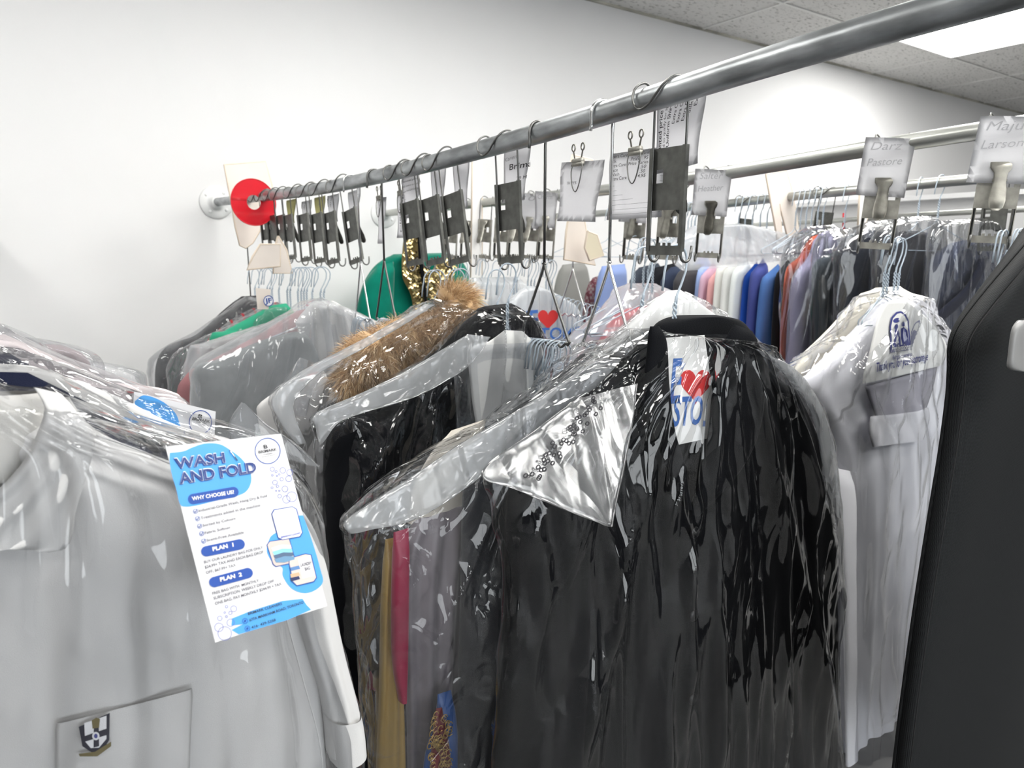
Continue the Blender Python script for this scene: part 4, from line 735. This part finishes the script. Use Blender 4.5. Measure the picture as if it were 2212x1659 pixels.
# rounded panels: plain white one (its code is left out), folded laundry, laundry bag
RR = lambda pts, m, lay=3: c.shape(q(pts), m, lay)
RR([(800, 640), (930, 618), (962, 636), (1002, 800), (985, 830), (860, 852), (830, 838), (786, 670)], DBLUE, 3); RR([(806, 645), (930, 623), (956, 640), (996, 798), (980, 824), (862, 846), (835, 832), (792, 672)], PAPER, 4)
T('@BRIMARKCLEANERS', 850, 838, 988, 806, 11, P('print_ring_blue', (.12, .15, .45), .6), .02, 5)
RR([(770, 858), (910, 836), (952, 985), (935, 1012), (815, 1036), (795, 1020), (752, 885)], DBLUE, 2); RR([(775, 862), (906, 842), (946, 985), (930, 1006), (818, 1030), (800, 1016), (758, 885)], P('photo_skin', (.62, .52, .48), .6), 3)
for i, m in enumerate((P('photo_white_cloth', (.70, .70, .74), .6), P('photo_aqua', (.25, .62, .74), .6), P('photo_slate', (.08, .13, .22), .6), P('photo_blue', (.14, .28, .44), .6))): y = 905+i*26; x = 785+i*7; RR([(x, y), (x+70, y-22), (x+135, y-20), (x+140, y), (x+70, y+22), (x+12, y+22)], m, 4+i*.2)
RR([(905, 975), (1020, 942), (1062, 950), (1100, 1110), (1080, 1140), (960, 1168), (930, 1140), (905, 1010)], DBLUE, 3.6); RR([(910, 980), (1020, 948), (1056, 954), (1094, 1108), (1076, 1134), (962, 1162), (936, 1136), (910, 1010)], P('photo_beige', (.62, .54, .50), .6), 4.2)
RR([(968, 978), (1052, 955), (1085, 1095), (1000, 1115)], P('photo_bag', (.74, .73, .76), .6), 4.6); T('LAUNDRY', 988, 1034, 1064, 1018, 20, TX, .02, 5.4); T('BAG', 1018, 1062, 1054, 1052, 20, TX, .02, 5.4)
for i, m in enumerate((P('photo_denim', (.10, .22, .45), .6), P('photo_tan', (.6, .4, .25), .6), P('photo_night', (.02, .03, .10), .6))): y = 1060+i*26-(0 if i else 20); RR([(915, y), (975, y-14), (984, y+8), (922, y+24)], m, 4.8)
c.done('printed_design', t)
bm = bmesh.new(); tube(bm, [c.p(496, 972, .0016), c.p(513, 995, .0016)], .0006, 6); finish(bm, 'staple', CHROME, t)
c = Card([(290, 846), (466, 889), (452, 1150), (272, 1100)], 1.0, Pl(.965, XL, yaw=8)); t = gar('shop_flyer', 'second identical flyer half hidden in plastic behind the school shirt', 'flyer'); c.sheet('card', MATS['glossy_card'], t, .0008)
c.ellipse(433, 912, 25, 26, .2, DBLUE, 2, 1.5); c.text('B', 427, 902, 436, 904, 8, INK, .02, 3); c.text('BRIMARK', 415, 907, 453, 913, 6, INK, .02, 3); c.text('CLEANERS', 424, 913, 446, 916, 3, INK, 0, 3)
c.shape([(292, 866), (310, 854), (340, 862), (365, 878), (385, 905), (390, 960), (340, 990), (288, 960)], SKY, 1, True); c.text('WASH', 288, 915, 350, 928, 20, DBLUE, .03, 3); c.done('printed_design', t)

# ================================================================ second rail garments
t = gar('jacket', 'green jacket with gold sequins hanging in front of the white wall', 'jacket'); GREEN = cloth('emerald_cloth', (.0, .185, .125), 500, .3, .3, .75, var=.12); PG = Pl(3.62, XB)
loft('body', [(850, 549, 962, 546), (812, 572, 998, 566), (786, 610, 1015, 600), (772, 660, 1021, 640), (764, 720, 1021, 700), (762, 900, 1015, 900), (770, 1200, 1010, 1200)], PG, GREEN, t, thick=.07, nu=50, folds=((.010, 2.5, 0, .3),))
loft('sleeve', [(815, 575, 850, 565), (786, 615, 850, 620), (770, 670, 848, 680), (762, 760, 845, 760), (765, 900, 840, 900)], Pl(3.52, XB), GREEN, t, thick=.05, nu=20)
def sequins(rows, Y, n, parent, name='sequin_panel'):
    bm = bmesh.new(); pl = Pl(Y, XB); A = spline([pl.p(r[0], r[1]) for r in rows], 6); B = spline([pl.p(r[2], r[3]) for r in rows], 6)
    g = [[bm.verts.new(A[i].lerp(B[i], j/8)+pl.n*.012*math.sin(PI*j/8)) for j in range(9)] for i in range(len(A))]
    for i in range(len(A)-1):
        for j in range(8): bm.faces.new((g[i][j], g[i+1][j], g[i+1][j+1], g[i][j+1]))
    for k in range(n):
        i = random.randrange(len(A)); o = A[i].lerp(B[i], random.random()) + pl.n*.02; a = random.uniform(.5, .9)*random.choice((-1, 1)); d = Vector((math.cos(a), random.uniform(-.3, .3), math.sin(a)))*.011; s = Vector((-math.sin(a), random.uniform(-.4, .4), math.cos(a)))*.004
        bm.faces.new([bm.verts.new(o+e) for e in (-d-s, d-s, d+s, -d+s)]).material_index = 1
    bmesh.ops.recalc_face_normals(bm, faces=bm.faces[:]); return finish(bm, name, [P('gold_net', (.20, .15, .05), .5, .6), P('gold_sequin', (.78, .62, .30), .22, 1)], parent, False)
sequins([(872, 512, 902, 505), (868, 560, 915, 570), (870, 600, 950, 612), (888, 640, 922, 640), (894, 690, 922, 690), (894, 740, 922, 740)], 3.50, 420, t)
sequins([(950, 560, 985, 560), (925, 600, 975, 600), (920, 640, 960, 650)], 3.48, 200, t)
loft('black_trim', [(902, 500, 912, 500), (904, 560, 914, 560), (915, 640, 922, 640), (918, 690, 925, 690)], Pl(3.46, XB), BLACK, t, thick=.006, nu=8)
one('shirt', 'white shirt under plastic beside the green jacket', 'shirt', [(1010, 640, 1060, 630), (980, 662, 1100, 655), (960, 700, 1110, 700), (960, 900, 1110, 900)], Pl(2.95, XB), WHITE, thick=.05)
one('blouse', 'mint green folded collar among the white clothes behind the black coat', 'blouse', [(1018, 645, 1040, 640), (1010, 652, 1042, 648), (1008, 662, 1040, 658)], Pl(2.80, XB), cloth('mint', (.08, .62, .42)), thick=.02)
cover('milky plastic cover over the white clothes behind the black coat', [(1020, 600, 1120, 598), (1000, 640, 1150, 640), (975, 680, 1160, 680), (970, 900, 1160, 900)], Pl(2.75, XB), FILMM, .05, .014)
t = gar('plastic_garment_cover', 'white plastic cover printed with blue letters and a red heart behind the dark tall hook', 'garment cover')
loft('film', [(1135, 618, 1165, 618), (1100, 650, 1215, 642), (1075, 690, 1250, 670), (1070, 760, 1262, 740), (1072, 900, 1265, 900)], Pl(2.35, XB), film('white_print_cover', .68, bump=.35), t, thick=.03, nu=50, ds=.014, crk=.01)
c = Card([(1100, 640), (1240, 630), (1240, 760), (1100, 760)], 1, Pl(2.30, XB)); c.text('WE', 1098, 716, 1163, 709, 33, P('print_blue', (.05, .16, .50)), .02); c.shape(heart(1184, 688, 44, 46), REDP, 2); c.text('CUSTOMERS', 1098, 738, 1290, 728, 20, BLUE, .02); c.done('printed_slogan', t)
t = gar('shirt', 'bright red shirt in plastic behind the chrome tall hook', 'shirt'); RC = cloth('bright_red', (.50, .01, .03))
loft('body', [(1345, 668, 1400, 660), (1318, 700, 1430, 690), (1290, 745, 1440, 740), (1240, 790, 1440, 780), (1235, 950, 1440, 950)], Pl(1.90, XB), RC, t, thick=.05, nu=36)
cover('crinkled plastic cover with a cloudy top over the red shirt', [(1360, 612, 1415, 612), (1322, 655, 1450, 650), (1270, 705, 1460, 700), (1225, 755, 1460, 750), (1220, 950, 1460, 950)], Pl(1.86, XB), FILMM, .085, .018, 90, .010)
one('trousers', 'light blue folded trousers seen between the tall hooks', 'trousers', [(1300, 575, 1350, 570), (1290, 620, 1352, 615), (1285, 690, 1350, 690), (1285, 900, 1350, 900)], Pl(3.0, XC), cloth('powder_blue', (.24, .32, .58)), thick=.04)
one('jacket', 'burgundy and grey jacket left of the light blue trousers', 'jacket', [(1280, 600, 1312, 590), (1266, 640, 1312, 640), (1260, 700, 1312, 700), (1260, 900, 1312, 900)], Pl(3.15, XC), check('burgundy_check', (.16, .05, .07), (.25, .2, .2), (.1, .02, .03), 60), thick=.04)
one('jacket', 'grey suit jacket with a dark band behind the pale tall hook', 'jacket', [(1215, 572, 1262, 566), (1200, 620, 1272, 610), (1195, 690, 1275, 690), (1195, 900, 1275, 900)], Pl(3.4, XC), cloth('suit_grey', (.26, .26, .25)), thick=.05)
for i, (x, lab, col) in enumerate(((1372, 'dark slate suit jacket above the red shirt', (.05, .06, .08)), (1408, 'black suit jacket above the white cape', (.015, .016, .02)), (1440, 'navy pinstripe jacket right above the white cape', (.03, .04, .07)), (1468, 'charcoal herringbone jacket left of the white and blue shirts', (.06, .06, .065)))):
    one('suit_jacket', lab, 'jacket', [(x+8, 578, x+50, 568), (x-6, 600, x+60, 592), (x-12, 640, x+60, 640), (x-14, 900, x+60, 900)], Pl(2.75-.12*i, XC), cloth('suiting_%d' % i, col, 300, .5), thick=.035)

# ---- the row of shirts and jackets on the third rail
def strip(x, top, w, Y, name, lab, mat, cat=None, th=.024, dx=-14, lean=0, bot=1000):
    return one(name, lab, cat or name, [(x+w*.55, top-6, x+w*1.2, top-26), (x+w*.18, top+14, x+w*1.5, top-4), (x+dx*.15, top+70, x+w*1.6, top+60), (x+dx*.6, 760, x+w*1.6, 760), (x+dx, bot, x+w*1.6, bot)], Pl(Y, XC), mat, thick=th, nu=20, ds=.02, folds=((.003, 2, x, .5),))
SH = [(1478, 600, 22, 'shirt', 'cream white shirt leftmost of the bright shirt row', (.78, .77, .72)), (1490, 572, 26, 'shirt', 'periwinkle blue shirt, first blue in the row', (.30, .38, .72)), (1502, 582, 22, 'shirt', 'sky blue shirt beside the periwinkle one', (.36, .48, .80)), (1510, 592, 26, 'shirt', 'lilac pink shirt in the bright row', (.66, .44, .56)), (1528, 600, 22, 'shirt', 'salmon pink shirt in the bright row', (.80, .42, .42)), (1545, 574, 24, 'shirt', 'white shirt right beside the salmon pink one', (.84, .84, .80)), (1562, 578, 24, 'shirt', 'white shirt in the middle of three white ones', (.82, .83, .81)), (1580, 582, 26, 'shirt', 'white shirt left of the royal blue one', (.80, .84, .83)), (1606, 590, 24, 'shirt', 'royal blue shirt in the row', (.015, .07, .38)), (1620, 584, 24, 'shirt', 'indigo blue shirt between the royal and patterned ones', (.07, .09, .30)), (1640, 596, 34, 'shirt', 'blue patterned shirt right of the indigo one', (.08, .18, .45))]
for i, (x, top, w, nm, lab, col) in enumerate(SH): strip(x, top, w, 2.46-.055*i, nm, lab, cloth('row_%d' % i, col, 500, .25))
strip(1676, 585, 22, 1.86, 'jacket', 'black jacket between the patterned blue and orange shirts', cloth('jet', (.01, .01, .012)))
t = one('shirt', 'orange shirt on the third rail', 'shirt', [(1752, 512, 1768, 506), (1728, 555, 1790, 540), (1700, 580, 1790, 580), (1692, 640, 1780, 640), (1686, 720, 1780, 720), (1678, 1000, 1780, 1000)], Pl(1.76, XC), cloth('burnt_orange', (.58, .10, .04)), thick=.024, nu=20)
one('shirt', 'lavender shirt right of the orange one', 'shirt', [(1768, 505, 1790, 498), (1745, 560, 1815, 548), (1712, 600, 1820, 590), (1702, 680, 1820, 680), (1696, 800, 1820, 800), (1690, 1000, 1820, 1000)], Pl(1.68, XC), cloth('lavender', (.36, .34, .48)), thick=.03, nu=24, folds=((.005, 2, 0, .5),))
one('suit_jacket', 'slate grey suit jacket in plastic right of the lavender shirt', 'jacket', [(1800, 545, 1830, 540), (1762, 572, 1840, 570), (1757, 640, 1845, 640), (1754, 1000, 1845, 1000)], Pl(1.60, XC), cloth('slate', (.09, .11, .13)), thick=.03, nu=24)
one('suit_jacket', 'midnight navy suit jacket with rounded shoulder on the third rail', 'jacket', [(1868, 500, 1885, 496), (1838, 530, 1920, 520), (1810, 560, 1925, 555), (1803, 640, 1925, 640), (1803, 1000, 1925, 1000)], Pl(1.50, XC), cloth('midnight', (.008, .010, .018)), thick=.045, nu=30)
one('suit_jacket', 'black suit jacket behind the blue hangers of the white garments', 'jacket', [(1945, 500, 1990, 498), (1905, 530, 2020, 525), (1890, 570, 2030, 565), (1885, 700, 2030, 700), (1885, 1000, 2030, 1000)], Pl(1.40, XC), cloth('charcoal_b', (.03, .03, .035)), thick=.045, nu=30)
t = gar('suit_jacket', 'slate blue suit jacket left of the black garment bag', 'jacket'); SB = cloth('slate_blue', (.055, .065, .105))
loft('body', [(2075, 520, 2140, 515), (2025, 550, 2170, 540), (2005, 590, 2180, 590), (1996, 700, 2180, 700), (1990, 1000, 2180, 1000)], Pl(1.27, XC), SB, t, thick=.05, nu=40, folds=((.008, 2, 0, .4),))
loft('lapel', [(2118, 560, 2135, 556), (2085, 620, 2112, 612), (2035, 665, 2075, 660), (1998, 700, 2030, 698)], Pl(1.20, XC), cloth('dark_piping', (.01, .012, .025)), t, thick=.008, nu=10)
for lab, rows, Y, m in (
 ('hazy plastic cover bunched over the tops of the bright shirt row', [(1500, 488, 1600, 483), (1450, 525, 1700, 505), (1444, 555, 1720, 530), (1475, 585, 1700, 560)], 2.0, FILMM),
 ('crinkled plastic cover over the orange and lavender shirts', [(1740, 490, 1800, 485), (1700, 540, 1810, 520), (1690, 600, 1815, 560), (1690, 720, 1820, 700), (1690, 1000, 1820, 1000)], 1.62, FILML),
 ('plastic cover with a straight folded edge over the slate grey jacket', [(1790, 500, 1850, 490), (1760, 560, 1850, 550), (1758, 700, 1850, 700), (1758, 1000, 1850, 1000)], 1.55, FILML),
 ('glossy plastic cover over the midnight navy jacket', [(1870, 480, 1920, 475), (1820, 530, 1930, 520), (1805, 600, 1930, 600), (1805, 1000, 1930, 1000)], 1.42, FILML),
 ('glossy crinkled plastic cover over the black suit jacket behind the blue hangers', [(1935, 470, 2010, 465), (1890, 520, 2035, 505), (1885, 600, 2035, 600), (1885, 1000, 2035, 1000)], 1.32, FILML),
 ('plastic cover rising to its hanger over the slate blue jacket', [(2028, 478, 2120, 470), (2010, 520, 2160, 500), (2000, 600, 2190, 560), (1995, 700, 2190, 700), (1990, 1000, 2190, 1000)], 1.16, FILML)): cover(lab, rows, Pl(Y, XC), m if m is FILMM else film('suit_film', .015, bump=.7, bs=5, gloss=1.3), .05, .008, 70, .012)

# ---- white garments with the printed cape
t = gar('dress_shirt', 'white dress shirt under the cape thanking customers for their patronage', 'shirt'); LILW = cloth('cool_white', (.90, .90, .95), 1400, .25)
loft('body', [(1905, 645, 1955, 642), (1860, 700, 1995, 690), (1800, 755, 2030, 735), (1735, 820, 2050, 790), (1745, 870, 2050, 870), (1788, 960, 2045, 960), (1800, 1200, 1998, 1200), (1805, 1659, 1940, 1659), (1808, 1960, 1925, 1960)], Pl(1.02, XB), LILW, t, thick=.04, nu=60, ds=.018, folds=((.008, 2.5, 0, .5), (.004, 6, 1, -.3)))
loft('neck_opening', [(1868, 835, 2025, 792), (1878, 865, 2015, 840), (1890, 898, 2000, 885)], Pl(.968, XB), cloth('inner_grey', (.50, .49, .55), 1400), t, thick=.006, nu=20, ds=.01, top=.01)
loft('collar', [(1880, 900, 2005, 880), (1876, 930, 2008, 905), (1885, 965, 1995, 950)], Pl(.966, XB), LILW, t, thick=.004, nu=24, ds=.008, prof=.2, top=.01)
loft('front_placket', [(1800, 1010, 1850, 1020), (1812, 1150, 1850, 1150), (1822, 1300, 1850, 1300), (1828, 1659, 1852, 1659), (1828, 1960, 1850, 1960)], Pl(.965, XB), LILW, t, thick=.008, nu=14)
t = gar('jacket', 'cream quilted garment slung behind the printed white cape', 'jacket')
loft('body', [(1890, 622, 1945, 618), (1845, 665, 1960, 655), (1785, 725, 1965, 715), (1715, 790, 1960, 790), (1700, 815, 1950, 820), (1760, 860, 1950, 860)], Pl(1.12, XB), cloth('cream_quilt', (.80, .76, .66), 120, .8), t, thick=.05, nu=40, folds=((.006, 3, 0, 1.2),))
t = gar('paper_cape', 'white paper cape printed with a blue couple emblem and thanks', 'paper cape'); PC = Pl(.950, XB)
loft('sheet', [(1915, 652, 1955, 648), (1895, 690, 2000, 685), (1878, 760, 2040, 735), (1866, 805, 2044, 765), (1863, 829, 2036, 788)], PC, CAPE, t, thick=.004, nu=30, ds=.01, prof=.3, top=.01)
c = Card([(1860, 660), (2040, 655), (2040, 790), (1860, 830)], 1, Pl(.943, XB))
c.shape([(1924, 762), (1922, 705), (1926, 685), (1936, 674), (1946, 672), (1956, 678), (1963, 692), (1968, 755)], VIOLET, 1); c.shape([(1927, 748), (1925, 705), (1929, 688), (1938, 678), (1946, 676), (1954, 682), (1960, 694), (1964, 742)], CAPE, 2)
c.ellipse(1936, 706, 4, 6, .2, VIOLET, 3); c.shape([(1933, 712), (1940, 712), (1945, 730), (1946, 746), (1928, 748), (1932, 730)], VIOLET, 3); c.shape([(1938, 722), (1942, 740), (1935, 744)], CAPE, 4)
c.ellipse(1951, 700, 4, 5.5, 0, VIOLET, 3); c.shape([(1946, 710), (1952, 706), (1960, 714), (1964, 742), (1950, 746), (1946, 730)], VIOLET, 3); c.ellipse(1937, 692, 8, 5, -.3, VIOLET, 3); c.ellipse(1945, 690, 4, 3, 0, CAPE, 4)
c.text('Professional', 1926, 760, 1967, 754, 7, CAPE, .02, 4); c.text('fabricare services', 1928, 777, 1970, 769, 5, VIOLET, .01, 3); c.text('Thank you for your patronage', 1892, 803, 2004, 778, 10, VIOLET, .015, 3); c.done('printed_emblem', t)
cover('clear plastic cover over the white garments at right', [(1905, 628, 1955, 628), (1850, 690, 2000, 680), (1770, 755, 2045, 735), (1690, 812, 2056, 770), (1700, 850, 2060, 850), (1770, 920, 2055, 950), (1792, 1100, 2030, 1100), (1798, 1400, 1975, 1400), (1800, 1659, 1945, 1659), (1802, 1960, 1930, 1960)], Pl(1.01, XB), FILM, .085, .010, 110, .009, folds=((.006, 4, 0, .4), (.004, 9, 1, -.6)))

# ---- black nonwoven garment bag at the right edge
def weave():
    m, nt, b, N, L = nodes('black_nonwoven'); tc = N('ShaderNodeTexCoord'); mp = N('ShaderNodeMapping'); mp.inputs['Rotation'].default_value = (0, PI/4, 0); L(tc.outputs['Object'], mp.inputs[0])
    ch = N('ShaderNodeTexChecker'); ch.inputs['Scale'].default_value = 700; L(mp.outputs[0], ch.inputs['Vector']); bp = N('ShaderNodeBump'); bp.inputs['Distance'].default_value = .0012; L(ch.outputs[1], bp.inputs['Height']); L(bp.outputs[0], b.inputs['Normal'])
    ch.inputs['Color1'].default_value = (.003, .003, .004, 1); ch.inputs['Color2'].default_value = (.020, .022, .023, 1); L(ch.outputs[0], b.inputs['Base Color']); b.inputs['Roughness'].default_value = .65; b.inputs['Specular IOR Level'].default_value = .15; return m
WV = weave(); t = gar('garment_bag', 'black nonwoven garment bag with a stitched edge at the right edge', 'garment bag')
BAGL = [(2235, 500), (2170, 575), (2115, 640), (2070, 700), (2052, 745), (2050, 800), (2046, 860), (2030, 980), (2002, 1150), (1974, 1330), (1945, 1540), (1922, 1740)]
BAGP = Pl(.50, XB)
loft('body', [(x+2, y, 2380, y-140 if i < 3 else y-120 if i < 5 else y) for i, (x, y) in enumerate(BAGL)], BAGP, WV, t, thick=.035, nu=60, ds=.02, prof=.5, folds=((.004, 2, 0, .4),))
bm = bmesh.new(); e = spline([BAGP.p(*q_) for q_ in BAGL], 6); i_ = spline([Pl(.482, XB).p(x+26, y+(14 if k < 5 else 0)) for k, (x, y) in enumerate(BAGL)], 6)
for k in range(len(e)-1):
    n_ = Vector((0, -.004, 0)); v = [bm.verts.new(a) for a in (e[k]+n_, i_[k]+n_, i_[k+1]+n_, e[k+1]+n_)]; bm.faces.new(v)
bmesh.ops.remove_doubles(bm, verts=bm.verts[:], dist=1e-5); bmesh.ops.solidify(bm, geom=bm.faces[:], thickness=.003); tube(bm, e, .0035, 8); finish(bm, 'binding', WV, t)
bm = bmesh.new(); tube(bm, [a+Vector((0, -.006, 0)) for a in i_], .0008, 5); finish(bm, 'seam_stitching', P('black_thread', (.004, .004, .005), .8), t)
tag(loft('plastic_hanger', [(2203, 692, 2260, 680), (2188, 712, 2270, 700), (2180, 760, 2280, 750), (2180, 795, 2240, 800), (2200, 800, 2230, 806)], Pl(.40, XB), P('grey_plastic', (.22, .22, .22), .4), thick=.008, nu=24, ds=.004, top=.006), 'grey moulded plastic hanger end poking in at the right edge', 'hanger')

# ================================================================ cream boards, red disc
def ring(name, label, cx, cy, rx, ry, Y, mat):
    t = gar(name, label, 'size divider'); M = Matrix.Translation(Pl(Y).p(cx, cy)) @ Matrix.Rotation(.12, 4, 'Z') @ Matrix.Rotation(PI/2, 4, 'X'); bm = bmesh.new(); R = rx; r = ry
    pr = [(r, -.0015), (R, -.0015), (R, .0015), (r, .0015), (r, -.0015)]; lathe(bm, pr, M, 64); finish(bm, 'disc', mat, t, False)
    bm = bmesh.new(); tube(bm, [M @ Vector((R*math.cos(a), R*math.sin(a), .001)) for a in [k*2*PI/64 for k in range(65)]], .0022, 6, False); box(bm, (-(R+r)/2, .008, .002), (R-r, .002, .002), M); box(bm, (-(R+r)/2, .013, .002), (R-r, .002, .002), M); finish(bm, 'raised_rim', mat, t)
ring('divider_disc', 'round red plastic size divider hooked on the far end of the near rail', 548, 437, .096, .030, 3.16, RED)
def board(label, px, pl, th=.006, mat=None, edge=True):
    t = gar('shoulder_board', label, 'board'); poly('panel', px, pl, mat or CREAM, t, th)
    bm = bmesh.new(); tube(bm, [pl.p(*q_)+pl.n*(th/2) for q_ in px+px[:1]], th*.75, 6, False); finish(bm, 'moulded_edge', P('cream_edge', (.74, .64, .52), .5), t)
board('cream plastic board behind the red disc near the wall flange', [(484, 356), (573, 349), (587, 400), (590, 440), (560, 500), (545, 525), (530, 536), (518, 530), (508, 490), (500, 440)], Pl(3.42))
board('small cream triangular board at the foot of the far cluster', [(562, 528), (605, 528), (604, 575), (533, 582), (545, 555)], Pl(2.75))
board('pale cream board behind the clips of the far cluster', [(600, 510), (618, 540), (630, 590), (590, 590), (592, 540)], Pl(2.9))
board('cream plastic board standing on wire behind the crowded tall hook', [(1236, 335), (1278, 345), (1284, 440), (1250, 470), (1230, 480), (1222, 400)], Pl(2.35, XB))
board('lower cream board with a sloping end behind the promotion ticket', [(1232, 440), (1256, 445), (1268, 520), (1284, 572), (1217, 560), (1222, 500)], Pl(2.2, XB))
board('curled cream card beside the lower cream board', [(1268, 500), (1288, 508), (1302, 552), (1272, 562), (1262, 535)], Pl(2.1, XB), mat=P('cream_card', (.72, .66, .50), .7))
board('long white board hanging behind the lone steel clip', [(1020, 340), (1040, 340), (1040, 600), (1016, 600)], Pl(2.9, XB), mat=P('white_board', (.85, .84, .82), .5))
board('cream plastic divider hooked on the third rail left of centre right', [(1653, 377), (1697, 369), (1712, 420), (1725, 510), (1700, 515), (1682, 440), (1688, 515), (1678, 520)], Pl(1.98, XC))
board('white plastic divider on the third rail left of the large right clip', [(1868, 350), (1885, 345), (1885, 430), (1868, 480), (1862, 510), (1850, 515), (1855, 420)], Pl(1.55, XC), mat=P('white_divider', (.78, .77, .76), .5))
bm = bmesh.new(); pl = Pl(2.02, XC); tube(bm, [pl.p(1690+14*math.cos(a), 440+22*math.sin(a)) for a in [PI*.9+k*PI/10 for k in range(11)]], .012, 10); tag(finish(bm, 'divider_hook', CREAM), 'thick cream plastic hook over the third rail', 'hook')
bm = bmesh.new(); pl = Pl(3.02, XD); tube(bm, [pl.p(1823, 460), pl.p(1822, 495)], .010, 8); tube(bm, [pl.p(1822, 480), pl.p(1836, 477)], .008, 8); tag(finish(bm, 'rail_marker', RED), 'small red marker on the thin far rail', 'marker')
